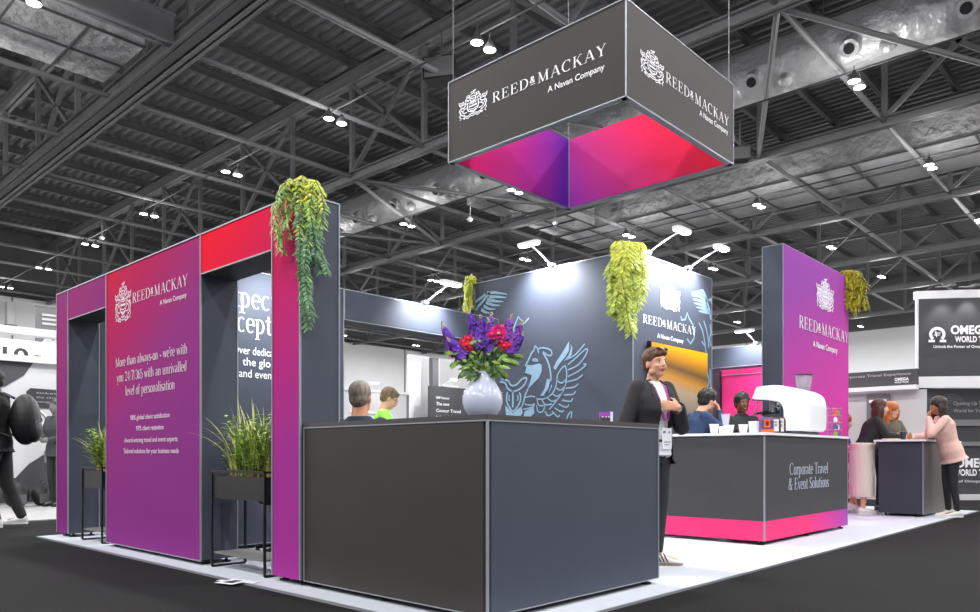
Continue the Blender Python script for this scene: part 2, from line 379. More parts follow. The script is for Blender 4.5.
# struts and braces between the trusses
lab = 'slim grey tube strut running between two roof trusses'
for j, y in enumerate(NY):
    if y < -2: continue
    xs = [-12, 9.6] + TX[1:] if j % 2 == 0 else [-12] + TX
    for a, b in zip([-12] + TX[:-1], TX):
        single('roof_strut', G().tube((a+0.1,y,11.88), (b-0.1,y,11.88), 0.085, n=8), M_steel, lab, 'strut', 'tube struts between the roof trusses')
for ti in range(1, 2):
    a, b = TX[ti], TX[ti+1]
    for k in range(4, 16, 2):
        for s in (-1, 1):
            single('roof_brace', G().tube((a+0.1,NY[k],11.8), (b-0.1,NY[k]+s*4.24,11.8), 0.08, n=8), M_steel, 'slanting grey tube brace between two roof trusses', 'brace', 'slanting braces between the roof trusses')
for k in range(4, 4, 2):
    single('roof_brace', G().bar((9.8,NY[k],12.0), (18.1,NY[k]+4.24,15.4), 0.2, 0.2), M_steel, 'slanting grey tube brace between two roof trusses', 'brace', 'slanting braces between the roof trusses')
# conduits the lamps hang from, and the lamps
for i, x in enumerate(LAMP_X[2:]):
    single('lamp_conduit', G().tube((x+0.1,-10,11.62), (x+0.1,60,11.62), 0.03, n=6), mat('dark_conduit', (60,60,62), 0.7), 'thin straight conduit carrying the lamp row ' + ['over the white foil duct', 'nearest the purple archway wall', 'just beyond the hanging sign', 'beyond the round silver duct', 'farthest across the hall'][i], 'conduit')
lamp = None
for lx in LAMP_X[2:] + (47.6, 56.2, 64.8):
    for ly in LAMP_Y[2:]:
        for dx in (-0.24, 0.24):
            if lamp is None:
                lamp = thing('high_bay_lamp', 'round white high bay lamp, one of a glowing pair under the roof', 'ceiling lamp', (lx+dx, ly, 11.2), group='paired high bay lamps under the hall roof')
                part('lens', G().lathe([(0.02,-0.03),(0.15,-0.02),(0.155,0.0),(0.02,0.01)], n=18), M_lens, lamp, smooth=True)
                part('housing', G().lathe([(0.165,-0.015),(0.17,0.02),(0.10,0.16),(0.05,0.24),(0.02,0.3)], n=18), M_steel_d, lamp, smooth=True)
                part('hanger', G().tube((0,0,0.28), (0,0,0.42), 0.012, n=6), M_steel_d, lamp)
            else: dup(lamp, (lx+dx, ly, 11.2))
# round silver duct with jet nozzles
dz = 12.95; dx_ = 23.4
t = thing('round_duct', 'big round silver duct with swivel jet nozzles running under the roof', 'duct', (dx_, 20, dz))
g = G(); ys = [-12 + 0.55*k for k in range(110)]
random.seed(4)
g.rings([(V((dx_ + random.uniform(-.02,.02), y, dz + random.uniform(-.02,.02))), V((0.80*random.uniform(.975,1.025),0,0)), V((0,0,0.80*random.uniform(.975,1.02)))) for y in ys], 26)
part('duct_body', g, M_foil, t, True, smooth=True)
for k in range(14):
    y = 4.2 + 2.85 * k
    nz = part('nozzle', G().tube((dx_-0.60,y,dz-0.42), (dx_-0.86,y,dz-0.62), 0.30, 0.25, 20), M_foil, t, True, smooth=True)
    part('nozzle_mouth', G().tube((dx_-0.855,y,dz-0.615), (dx_-0.875,y,dz-0.63), 0.15, 0.15, 16), M_black, nz, True)
    part('nozzle_ball', G().ball((dx_-0.5,y-0.9,dz-0.72), 0.22), M_foil, t, True, smooth=True)
    if k % 2: part('duct_hanger', G().tube((dx_,y+1,dz+0.75), (dx_,y+1,16.4), 0.02, n=6), M_steel_d, t, True)
# foil wrapped rectangular ducts
def foil_duct(label, x0, x1, y0, y1, z0, z1, along):
    t = thing('foil_duct', label, 'duct', ((x0+x1)/2, (y0+y1)/2, z0)); g = G().box(x0,x1,y0,y1,z0,z1)
    part('duct_body', g, M_foil2, t, True)
    L = (y0, y1) if along == 'y' else (x0, x1); k = L[0] + 0.8
    while k < L[1]:
        q = G()
        if along == 'y': q.box(x0-0.05,x1+0.05,k,k+0.05,z0-0.07,z0-0.01)
        else: q.box(k,k+0.05,y0-0.05,y1+0.05,z0-0.07,z0-0.01)
        part('support_bar', q, M_steel_d, t, True); k += 2.1
    if along == 'y': part('hanger_rail', G().box(x0-0.09,x0-0.04,y0,y1,z0-0.08,z0-0.02).box((x0+x1)/2-0.02,(x0+x1)/2+0.03,y0,y1,z0-0.08,z0-0.02), M_steel_d, t, True)
    else: part('hanger_rail', G().box(x0,x1,y0-0.09,y0-0.04,z0-0.08,z0-0.02).box(x0,x1,(y0+y1)/2-0.02,(y0+y1)/2+0.03,z0-0.08,z0-0.02), M_steel_d, t, True)
foil_duct('wide foil wrapped duct crossing the roof behind the first roof truss', -8, 9.0, 21.6, 24.6, 12.35, 13.5, 'x')
foil_duct('foil wrapped duct seen under the lower edge of the hanging sign', 24.8, 31.4, 21.9, 24.4, 12.35, 13.3, 'x')
foil_duct('long foil wrapped duct beyond the round silver duct', 31.6, 35.2, -12, 24.4, 12.35, 13.5, 'y')
single('roof_cross_beam', G().ibeam((-12,19.9,12.15), (9.05,19.9,12.15), 0.34, 0.8, 0.05), M_steel, 'deep grey cross beam in front of the wide foil wrapped duct', 'beam')
# loudspeakers, cameras
def loudspeaker(loc, label, rz, s=1.0):
    t = thing('hall_loudspeaker', label, 'loudspeaker', loc, rz)
    g = G().prism([(-0.42*s,0),(0.42*s,0),(0.3*s,0.5*s),(-0.3*s,0.5*s)], lambda p: (p[0],p[1],-0.28*s), lambda p: (p[0],p[1],0.28*s)); part('cabinet', g, M_black, t)
    part('grille', G().box(-0.38*s,0.38*s,-0.02,-0.005,-0.24*s,0.24*s), M_steel_d, t); part('bracket', G().bar((0,0.25*s,0.28*s), (0,0.25*s,0.28*s+0.9), 0.05, 0.05), M_steel_d, t)
loudspeaker((14.9,15.8,12.0), 'black loudspeaker box hanging from the roof between arch and hanging sign', R(-60), 1.15)
loudspeaker((24.2,11.0,10.95), 'black loudspeaker box hanging under the corner of the hanging sign', R(-60), 0.8)
for i, (c, l) in enumerate([((15.3,7.2,11.6),'round dome camera above the corner of the hanging sign'), ((25.2,19.6,10.6),'small pale floodlight under the roof near the hanging sign'), ((21.5,21.0,10.2),'small pale projector lamp under the roof beyond the vine tower'), ((12.8,35.2,10.4),'small round lamp alone under the roof above the purple wall')]):
    t = thing('roof_camera', l, 'camera', c); part('dome', G().lathe([(0.02,-0.08),(0.08,-0.06),(0.10,0),(0.13,0.03),(0.04,0.10)], n=16), M_white, t, smooth=True); part('stem', G().tube((0,0,0.1), (0,0,0.7 if i else 0.5), 0.03, n=6), M_steel_d, t)

# ---------------------------------------------------------------- aisle and the stands beyond (all grey in the photograph)
struct('trim_20', G().box(-14, 9.0, 10.9, 14.4, 0.0, 0.012), M_aisle)
M_gl = mat('light_grey_print', (196,196,198), 0.7); M_gm = mat('mid_grey_print', (118,118,120), 0.6); M_gd = mat('dark_grey_print', (48,48,50), 0.55); M_gb = mat('graphite_print', (62,62,65), 0.5)
M_letw = mat('white_lettering', (245,245,248), 0.5); M_letg = mat('grey_lettering', (170,170,172), 0.5); M_letd = mat('dark_lettering', (25,25,27), 0.5)
M_poster = mat('grey_poster', (112,112,114), 0.6)
t = thing('exhibition_wall', 'pale printed wall of a neighbouring stand behind the man with the backpack', 'exhibition wall', (1, 14.5, 0))
part('panel', G().box(-5, 6.3, 14.5, 14.6, 0.012, 2.42), M_gl, t, True)
part('fascia', G().box(-5, 6.3, 14.36, 14.6, 2.42, 2.52), M_white, t, True)
part('dark_swoosh', G().prism([(3.0,2.42),(4.16,2.42),(4.02,2.2),(3.75,2.0),(3.4,1.86),(3.0,1.8)], lambda p: (p[0],14.5,p[1]), lambda p: (p[0],14.48,p[1])), M_gb, t, True)
part('dark_band', G().prism([(2.6,0.05),(5.2,0.05),(5.2,1.0),(4.9,1.05),(4.5,0.98),(4.1,0.7),(3.8,0.35),(2.6,0.3)], lambda p: (p[0],14.5,p[1]), lambda p: (p[0],14.485,p[1])), M_gb, t, True)
lg = part('round_logo', G().add([(4.2+0.19*math.cos(R(a)),14.48,1.44+0.19*math.sin(R(a))) for a in range(0,360,15)], [tuple(range(24))]), M_white, t, True)
part('logo_ring', G().path([(4.2+0.15*math.cos(R(a)),14.47,1.44+0.15*math.sin(R(a))) for a in range(0,361,20)], 0.012, 6), M_gm, lg, True)
part('logo_text', place(sans_text('fellons'), (4.09,14.47,1.42), (1,0,0), 0.22, 0.05), M_letd, lg, True)
lb = part('text_box', G().rbox(4.06,5.1,-1,-0.5,0,0.01,0.04).__class__().prism([(4.06,1.93),(4.12,1.99),(5.1,1.97),(5.1,1.66),(4.1,1.66),(4.06,1.7)], lambda p: (p[0],14.5,p[1]), lambda p: (p[0],14.475,p[1])), M_gd, t, True)
for i, s in enumerate(('ticket services', 'the simple way to', 'manage your travel')): part('text_line', place(sans_text(s), (4.2,14.47,1.9-0.075*i), (1,0,0), 0.8 - 0.1*i, 0.034), M_letg, lb, True)
ub = part('name_sign', G().box(4.33,4.95,14.47,14.5,0.72,0.92), M_gm, t, True); part('name_text', place(sans_text('Uniglobe'), (4.36,14.465,0.78), (1,0,0), 0.5, 0.09), M_letw, ub, True)
t = thing('exhibition_wall', 'bright white wall carrying a big dark number 10 above the pale printed wall', 'exhibition wall', (1, 16.5, 0))
part('panel', G().box(-5, 7.8, 16.5, 16.6, 0, 3.06), M_white, t, True)
part('number', merge(place(sans_text('10', 0.02), (4.22,16.49,2.62), (1,0,0), 0.44, 0.30)), M_letd, t, True)
part('small_text', place(sans_text('years', 0.02), (4.74,16.49,2.77), (1,0,0), 0.13, 0.05), M_letd, t, True)
single('fascia_beam', G().box(-5,6.3,14.3,14.5,2.86,2.99).box(-4.9,-4.8,14.35,14.45,0,2.86).box(6.15,6.25,14.35,14.45,0,2.86), M_white, 'white fascia beam spanning above the wall with the number 10', 'beam', bevel=0.01)
# hanging grey banner and the wall box far behind
t = thing('hanging_banner', 'grey printed banner hung high behind the purple archway pillar', 'banner', (6.7, 30.2, 4.4))
part('cloth', G().box(8.75,11.3,30.2,30.26,4.6,6.15), M_poster, t, True)
for i in range(3): part('print_line', G().box(8.95,9.9-0.1*i,30.17,30.2,5.85-0.16*i,5.93-0.16*i), M_gl, t, True)
part('print_star', G().prism([(8.95,4.9),(9.1,5.15),(9.3,4.98),(9.55,5.1),(9.8,4.9),(9.6,4.7),(9.1,4.7)], lambda p: (p[0],30.17,p[1]), lambda p: (p[0],30.2,p[1])), M_gl, t, True)
part('rod', G().tube((8.7,30.23,6.18), (11.35,30.23,6.18), 0.04), M_steel, t, True)
t = thing('wall_cabinet', 'small pale box fixed high on the far white wall', 'cabinet', (10.6, 60.2, 9.6)); part('case', G().box(15.6,16.1,59.9,60.4,9.9,11.5), M_gl, t, True, bevel=0.02); part('base', G().box(15.5,16.2,59.85,60.4,9.75,9.9), M_gm, t, True)
single('rigging_cable', G().path([(13.6,60.2,11.5),(13.7,60.1,10.2),(13.4,60.15,8.0),(13.6,60.1,6.5)], 0.05, 6), M_steel_d, 'thin dark cable hanging down the far white wall', 'cable')

# stands seen through the opening under the blue-lit header
t = thing('partition_screen', 'light grey partition behind the man in the green shirt', 'partition', (9.5, 12.5, 0))
part('panel', G().box(8.2,10.83,12.5,12.56,0.02,2.16), M_gl, t, True); part('top_rail', G().box(8.2,10.87,12.48,12.58,2.16,2.21), M_white, t, True); part('end_post', G().box(10.83,10.88,12.48,12.58,0,2.16), M_gm, t, True)
part('frame_line', G().box(10.3,10.34,12.48,12.5,0.1,1.75).box(9.3,10.3,12.48,12.5,1.71,1.75), M_white, t, True)
t = thing('spotlit_wall', 'tall bright white exhibition wall beside the dark travel panel', 'exhibition wall', (11.2, 12.9, 0))
part('panel', G().box(11.27,12.2,12.9,13.0,0,3.12), M_white, t, True)
part('rail', G().box(11.27,12.2,12.87,12.9,1.55,1.6), M_white, t, True)
single('dark_column', G().box(11.6,11.78,12.5,12.62,2.3,3.05).box(11.6,11.78,12.5,12.62,0,2.3), M_steel_d, 'narrow dark column between the white wall and the grey travel panel', 'column')
t = thing('travel_panel', 'dark grey travel panel with white lettering behind the flower vase', 'exhibition panel', (12.3, 12.4, 0))
part('panel', G().box(11.45,13.6,12.42,12.5,0,2.4), M_gb, t, True)
tx_ = [('SAP Concur', 2.12, 0.42, 0.05), ('The new', 1.97, 0.42, 0.075), ('Concur Travel', 1.82, 0.78, 0.075), ('is here', 1.68, 0.36, 0.06)]
for s, z, w_, c in tx_: part('lettering', place(sans_text(s, 0.015), (11.62,12.41,z), (1,0,0), w_, c), M_letw, t, True)
t2 = thing('grey_wall', 'plain light grey wall rising behind the dark travel panel', 'exhibition wall', (12.6, 13.6, 0)); part('panel', G().box(11.9,14.6,13.6,13.7,0,3.25), M_gl, t2, True)
part('vent_strip', G().box(13.0,13.5,13.57,13.6,2.5,2.6), M_white, t2, True)
def arm_light(root_loc, rz, label, reach=0.5, rise=0.16, head=0.30, power=0, tgt=None, name='arm_light', group=None):
    """display light on a slim arm; local -y points away from the wall"""
    t = thing(name, label, 'display light', root_loc, rz, group)
    part('clamp', G().box(-0.03,0.03,-0.05,0.03,0.006,0.045), M_white, t, bevel=0.005)
    part('arm', G().path([(0,-0.02,0.02),(0,-reach*0.5,rise*0.62),(0,-reach,rise)], 0.011, 8), M_white, t, smooth=True)
    h = part('lamp_head', G().rbox(-head/2,head/2,-reach-0.05,-reach+0.05,rise-0.012,rise+0.018,0.045), M_white, t, smooth=True)
    part('lamp_glass', G().rbox(-head/2+0.02,head/2-0.02,-reach-0.04,-reach+0.04,rise-0.02,rise-0.013,0.035), mat('arm_lamp_glow', (255,255,255), emit=14.0), h)
    return t
arm_light((9.7,12.48,2.2), 0, 'white arm light on the light grey partition behind the green shirt', 0.3, 0.12, 0.2)
arm_light((11.85,12.42,2.4), 0, 'white arm light at the near end of the dark travel panel', 0.35, 0.14, 0.2)
arm_light((12.7,12.42,2.4), 0, 'white arm light at the far end of the dark travel panel', 0.35, 0.14, 0.2)
spot('travel_panel_light', (11.85,12.1,2.55), (11.85,12.42,2.1), 10, 70); spot('travel_panel_light', (12.7,12.1,2.55), (12.7,12.42,2.1), 10, 70)
spot('white_wall_light', (11.6,11.6,3.4), (11.6,12.9,2.0), 110, 60)
spot('partition_light', (9.9,11.9,2.6), (9.9,12.5,1.9), 15, 80)
spot('ten_wall_light', (4.6,15.6,3.4), (4.6,16.5,2.8), 60, 80)
spot('printed_wall_light', (4.0,13.2,3.2), (4.2,14.5,1.6), 60, 80)

# ---------------------------------------------------------------- the stand behind the small table (frontal to the aisle)
OF = (0.7337*14.3, 0.6794*14.3, 0); OR = R(YAW-90)
t = thing('sign_wall', 'tall curved dark sign wall with white omega logo and white frame', 'exhibition wall', OF, OR)
def curved(x0, x1, z0, z1, th=0.05, sag=0.35, n=10):
    g = G()
    f = lambda s: sag * (4*(s-0.5)**2 - 1) * 0.5
    q = [(x0 + (x1-x0)*i/n, f(i/n)) for i in range(n+1)]
    poly = q + [(x, y+th) for x, y in reversed(q)]
    vs = [(x, y, z) for z in (z0, z1) for x, y in poly]; m = len(poly)
    fs = [(i, (i+1) % m, m+(i+1) % m, m+i) for i in range(m)]
    for i in range(n): fs += [(i, i+1, m-2-i, m-1-i), (m+i, m+i+1, m+m-2-i, m+m-1-i)]
    return g.add(vs, fs)
part('sign_panel', curved(8.09,11.3,2.33,3.80), M_gb, t)
part('top_beam', curved(8.06,11.35,3.80,3.95,0.08), M_white, t); part('lower_beam', curved(8.06,11.35,2.12,2.33,0.08), M_white, t)
part('frame_post', G().box(8.06,8.10,-0.03,0.02,0,3.95), M_white, t)
part('lower_panel', G().box(8.1,11.6,0.05,0.12,0.1,2.12), M_gb, t); part('pale_band', G().box(8.1,11.6,0.02,0.05,1.40,1.52).box(8.1,11.6,0.02,0.05,1.02,1.1), M_gm, t); part('base_rail', G().box(8.05,11.7,-0.1,0.12,0,0.1), M_gl, t)
part('side_panel', G().box(7.5,8.05,0.3,0.36,0.1,2.12), M_gb, t)
def om(g, cx, cz, s):
    strip(g, [(cx + s*0.5*math.cos(R(a)), cz + s*0.45*math.sin(R(a))) for a in range(-50, 231, 14)], [s*0.22]*21)
    for sx in (-1, 1): strip(g, [(cx + sx*s*0.18, cz - s*0.5), (cx + sx*s*0.66, cz - s*0.5)], [s*0.18]*2)
    strip(g, [(cx-s*0.2,cz+s*0.1),(cx+s*0.25,cz+s*0.1)], [s*0.06]*2); strip(g, [(cx-s*0.25,cz-s*0.05),(cx+s*0.2,cz-s*0.05)], [s*0.06]*2); strip(g, [(cx-s*0.12,cz+s*0.25),(cx-s*0.05,cz-s*0.2)], [s*0.08]*2)
    return g
def on_front(g, y=-0.03): h = G(); h.f = g.f; h.v = [(x, y, z) for x, z, _ in g.v]; return h
part('omega_logo', on_front(om(G(), 8.38, 3.11, 0.25), -0.155), M_letw, t)
part('sign_lettering', merge(place(sans_text('OMEGA', 0.035), (8.56,-0.27,3.10), (1,0,0), 0.74, 0.16), place(sans_text('WORLD TRAVEL', 0.03), (8.64,-0.27,2.95), (1,0,0), 0.82, 0.11)), M_letw, t)
part('slogan', place(sans_text('Unlock the Power of Omega Solutions', 0.015), (8.24,-0.27,2.84), (1,0,0), 1.25, 0.055), M_letw, t)
part('lower_lettering', merge(place(sans_text('Opening Up The'), (8.80,0.04,1.80), (1,0,0), 0.62, 0.07), place(sans_text('World for You'), (8.80,0.04,1.66), (1,0,0), 0.56, 0.07)), M_letg, t)
part('lower_sign', merge(place(sans_text('OMEGA', 0.035), (8.84,0.04,0.62), (1,0,0), 0.76, 0.17), place(sans_text('WORLD TRAVEL', 0.03), (8.80,0.04,0.46), (1,0,0), 0.9, 0.12), place(sans_text('of Omega Travel'), (8.90,0.04,0.33), (1,0,0), 0.7, 0.05)), M_letw, t)
g = G()
random.seed(8)
for cx, cz, r in ((8.35,1.78,0.2),(8.75,1.8,0.26)):
    for k in range(5): strip(g, [(cx + r*(1-0.15*k)*math.cos(R(a)), cz + r*0.8*(1-0.2*k)*math.sin(R(a))) for a in range(20*k, 20*k+200, 20)], [0.008]*10)
part('globe_drawing', on_front(g, 0.045), M_gm, t)
for i, x in enumerate((8.5, 8.95, 9.5)):
    spot('sign_light', tuple(V((0,0,0)) + Matrix.Rotation(OR, 4, 'Z') @ V((x,-0.35,3.86)) + V(OF)), tuple(Matrix.Rotation(OR, 4, 'Z') @ V((x,-0.1,3.2)) + V(OF)), 26, 75, (1,1,1))
    part('spot_lamp', G().box(x-0.05,x+0.05,-0.45,-0.3,3.95,4.0).tube((x,-0.3,3.97),(x,0.1,4.05),0.015), M_steel_d, t)
t = thing('fascia_sign', 'dark fascia with white slogan beyond the magenta logo tower', 'sign', (15.5, 4.6, 2.2))
part('fascia', G().box(15.5,15.6,3.66,7.5,2.14,2.44), M_gb, t, True); part('lower_rail', G().box(15.42,15.6,3.66,7.5,2.06,2.14), M_white, t, True)
part('slogan', place(sans_text('Transforming the Corporate Travel Experience', 0.01), (15.49,5.75,2.335), (0,-1,0), 1.98, 0.05), M_letg, t, True)
part('logo_text', merge(place(sans_text('OMEGA', 0.03), (15.49,4.04,2.235), (0,-1,0), 0.24, 0.055), place(sans_text('WORLD TRAVEL', 0.02), (15.49,4.04,2.19), (0,-1,0), 0.24, 0.03)), M_letw, t, True)
t = thing('grey_partition', 'pale grey partition with a dark poster behind the women at the table', 'partition', (15.6, 4.5, 0))
part('panel', G().box(15.62,15.7,3.55,7.5,0,2.06), M_gl, t, True); po = part('poster', G().box(15.57,15.6,4.15,4.55,1.4,2.0), M_gm, t, True); part('poster_text', G().box(15.55,15.57,4.2,4.5,1.85,1.9).box(15.55,15.57,4.2,4.45,1.72,1.76), M_letw, po, True)
# ================================================================ THE STAND
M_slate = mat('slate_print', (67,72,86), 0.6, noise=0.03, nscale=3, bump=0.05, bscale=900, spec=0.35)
M_char = mat('counter_charcoal', (55,51,50), 0.6, noise=0.03, nscale=3, bump=0.05, bscale=900, spec=0.35)
M_sign = mat('sign_charcoal', (45,42,41), 0.6, noise=0.03, nscale=3, spec=0.3)
M_charb = mat('bar_charcoal_print', (65,64,67), 0.6, noise=0.03, nscale=3, spec=0.35)
M_alu = mat('aluminium_profile', (150,154,162), 0.4, metal=0.3)
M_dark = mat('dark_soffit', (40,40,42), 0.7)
M_let = mat('printed_white', (240,240,246), 0.5)
M_letp = mat('printed_pink_white', (232,205,222), 0.5)
M_emb = mat('printed_light_blue', (128,156,178), 0.6)
struct('trim_30', G().box(2.55,13.3,2.33,8.72,0,0.012), M_pale)
struct('trim_31', G().box(2.535,2.55,2.315,8.735,0,0.013).box(2.535,13.31,2.315,2.33,0,0.013), M_alu)
def edges_box(x0, x1, y0, y1, z0, z1, e=0.0035):
    """thin aluminium profile along the twelve edges"""
    g = G()
    for x in (x0, x1):
        for y in (y0, y1): g.box(x-e, x+e, y-e, y+e, z0, z1)
    for z in (z0, z1):
        for x in (x0, x1): g.box(x-e, x+e, y0, y1, z-e, z+e)
        for y in (y0, y1): g.box(x0, x1, y-e, y+e, z-e, z+e)
    return g
def feet(t, pts, z1=0.045):
    for x, y in pts: part('foot', G().tube((x,y,0.012), (x,y,0.022), 0.035, n=12).tube((x,y,0.02), (x,y,z1+0.02), 0.012, n=8), M_black, t, True)
# gradients of the archway print (object coordinates: y measured from each root)
G_far = grad('print_far_arch', (0, 0.25, 0.30, 0.0), [(0.1,(122,42,118)), (0.45,(130,42,118)), (0.75,(146,40,108)), (1.0,(128,46,126))])
G_mid = grad('print_mid_panel', (0, 0.26, 0.40, -0.25), [(0.0,(134,50,130)), (0.38,(144,46,124)), (0.7,(172,26,90)), (1.0,(196,14,58))])
G_near = grad('print_near_arch', (0, 0.30, 0.40, -0.20), [(0.0,(158,50,142)), (0.22,(178,42,126)), (0.55,(200,28,88)), (0.8,(226,14,58)), (1.0,(238,8,36))])
ZB, ZT = 0.05, 2.52
def arch(label, y0, y1, pillar, G_, feetpts, head0, head1, far=False):
    t = thing('archway_frame', label, 'exhibition wall', (2.71, (y0+y1)/2, 0.0))
    pa, pb = pillar
    p = part('pillar', G().box(2.72,3.01,pa,pb,ZB,ZT), M_slate, t, True)
    part('header', G().box(2.72,3.01,head0,head1,2.235,ZT), M_slate, t, True)
    part('soffit', G().box(2.73,3.0,head0,head1,2.22,2.235), M_dark, t, True)
    part('printed_face', G().prism([(pa,ZB),(pb,ZB),(pb,ZT),(pa,ZT)], lambda q: (2.71,q[0],q[1]), lambda q: (2.72,q[0],q[1])).box(2.71,2.72,head0,head1,2.22,ZT), G_, t, True)
    part('edge_profile', G().box(2.704,2.716,pa-0.006,pa+0.004,ZB,ZT).box(2.704,2.716,pb-0.004,pb+0.006,ZB,ZT).box(2.704,2.716,y0,y1,ZT-0.004,ZT+0.006).box(2.704,2.716,head0,head1,2.214,2.222).box(3.004,3.014,pa-0.006,pa+0.004,ZB,ZT).box(2.72,3.01,pa-0.005,pa+0.003,ZT-0.004,ZT+0.006), M_alu, t, True)
    feet(t, feetpts); return t
arch('purple and slate archway frame at the far end of the magenta wall', 7.34, 8.665, (8.34,8.665), G_far, [(2.78,8.4),(2.78,8.6),(2.95,8.4)], 7.34, 8.34)
arch('red to purple archway frame beside the front counter under a hanging vine', 4.16, 5.49, (4.16,4.487), G_near, [(2.78,4.2),(2.78,4.45),(2.95,4.2),(2.95,4.45)], 4.487, 5.49)
t = thing('printed_wall_panel', 'magenta wall panel with white crest and always-on text between two archways', 'exhibition wall', (2.71, 6.4, 0))
part('panel_body', G().box(2.72,3.01,5.495,7.335,ZB,ZT), M_slate, t, True)
part('printed_face', G().box(2.71,2.72,5.495,7.335,ZB,ZT), G_mid, t, True)
part('edge_profile', G().box(2.703,2.716,5.491,5.50,ZB,ZT).box(2.703,2.716,7.33,7.339,ZB,ZT).box(2.703,2.716,5.495,7.335,ZT-0.004,ZT+0.006).box(2.703,2.716,5.495,7.335,ZB-0.008,ZB).box(3.004,3.014,5.491,5.50,ZB,ZT), M_alu, t, True)
feet(t, [(2.78,5.56),(2.95,5.56),(2.78,7.25),(2.78,6.4)])
U = (0,-1,0)
part('crest', place_box(crest2d(), (2.708,7.13,2.03), U, 0.36, 0.36), M_letp, t, True)
part('logo_lettering', place(serif_text('REED+MACKAY', 0.08), (2.708,6.745,2.168), U, 1.035, 0.09), M_letp, t, True)
part('sub_lettering', place(sans_text('A Navan Company', 0.01), (2.708,6.2,2.079), U, 0.475, 0.042), M_letp, t, True)
body = [("More than always-on - we're with", 7.116, 5.715, 1.64, 0.083), ('you 24/7/365 with an unrivalled', 7.09, 5.724, 1.505, 0.083), ('level of personalisation', 6.90, 5.93, 1.375, 0.083)]
part('headline', merge(*[place(serif_text(s), (2.708,a,z), U, a-b, c) for s, a, b, z, c in body]), M_letp, t, True)
bul = [('98% global client satisfaction', 6.79, 6.02, 1.155), ('97% client retention', 6.67, 6.13, 1.06), ('Award-winning travel and event experts', 6.92, 5.88, 0.96), ('Tailored solutions for your business needs', 6.94, 5.86, 0.865)]
part('small_text', merge(*[place(sans_text(s, 0.012), (2.708,a,z), U, a-b, 0.042) for s, a, b, z in bul]), M_letp, t, True)
single('storage_wall', G().box(3.03,5.5,8.36,8.46,0.06,2.4).box(3.1,3.16,8.38,8.44,0.012,0.07).box(5.3,5.36,8.38,8.44,0.012,0.07), M_slate, 'plain slate wall running inward from the far archway pillar', 'exhibition wall')
# text wall and header
t = thing('text_wall', 'slate blue wall with large white serif text seen through the near archway', 'exhibition wall', (3.8, 6.17, 0))
part('wall_body', G().box(3.02,4.52,6.17,6.47,ZB,2.5), M_slate, t, True); part('edge_profile', edges_box(3.02,4.52,6.17,6.47,ZB,2.5,0.004), M_alu, t, True)
ux = (1,0,0)
def lead(txt_hidden, txt, x, z, w_, cap, serif):
    g = serif_text(txt, 0, (0.105, 0.036)) if serif else sans_text(txt, 0.006); return place(g, (x,6.166,z), ux, w_, cap)
part('headline', merge(lead('', 'Expect', 3.15, 2.165, 0.62, 0.19, True), lead('', 'exceptional', 3.185, 1.945, 0.94, 0.19, True)), M_let, t, True)
part('small_text', merge(lead('', 'Over dedicated', 3.33, 1.748, 0.50, 0.075, False), lead('', 'the global', 3.425, 1.648, 0.39, 0.075, False), lead('', 'and events market', 3.39, 1.543, 0.68, 0.075, False)), M_let, t, True)
feet(t, [(3.1,6.22),(4.45,6.22)])
t = thing('header_beam', 'slate blue header beam spanning from the text wall to the griffin tower', 'beam', (5.6, 6.17, 2.2))
part('beam_body', G().box(4.53,6.82,6.17,6.47,2.21,2.5), M_slate, t, True); part('soffit', G().box(4.53,6.82,6.18,6.46,2.195,2.21), M_dark, t, True); part('edge_profile', edges_box(4.53,6.82,6.17,6.47,2.2,2.5,0.004), M_alu, t, True)
arm_light((5.6,6.17,2.5), 0, 'white arm light clamped on the slate header beam', 0.42, 0.17, 0.3)
spot('header_light', (5.62,5.86,2.62), (5.6,6.17,2.38), 130, 120)
spot('text_wall_light', (3.7,5.6,2.45), (3.75,6.17,2.0), 90, 120)
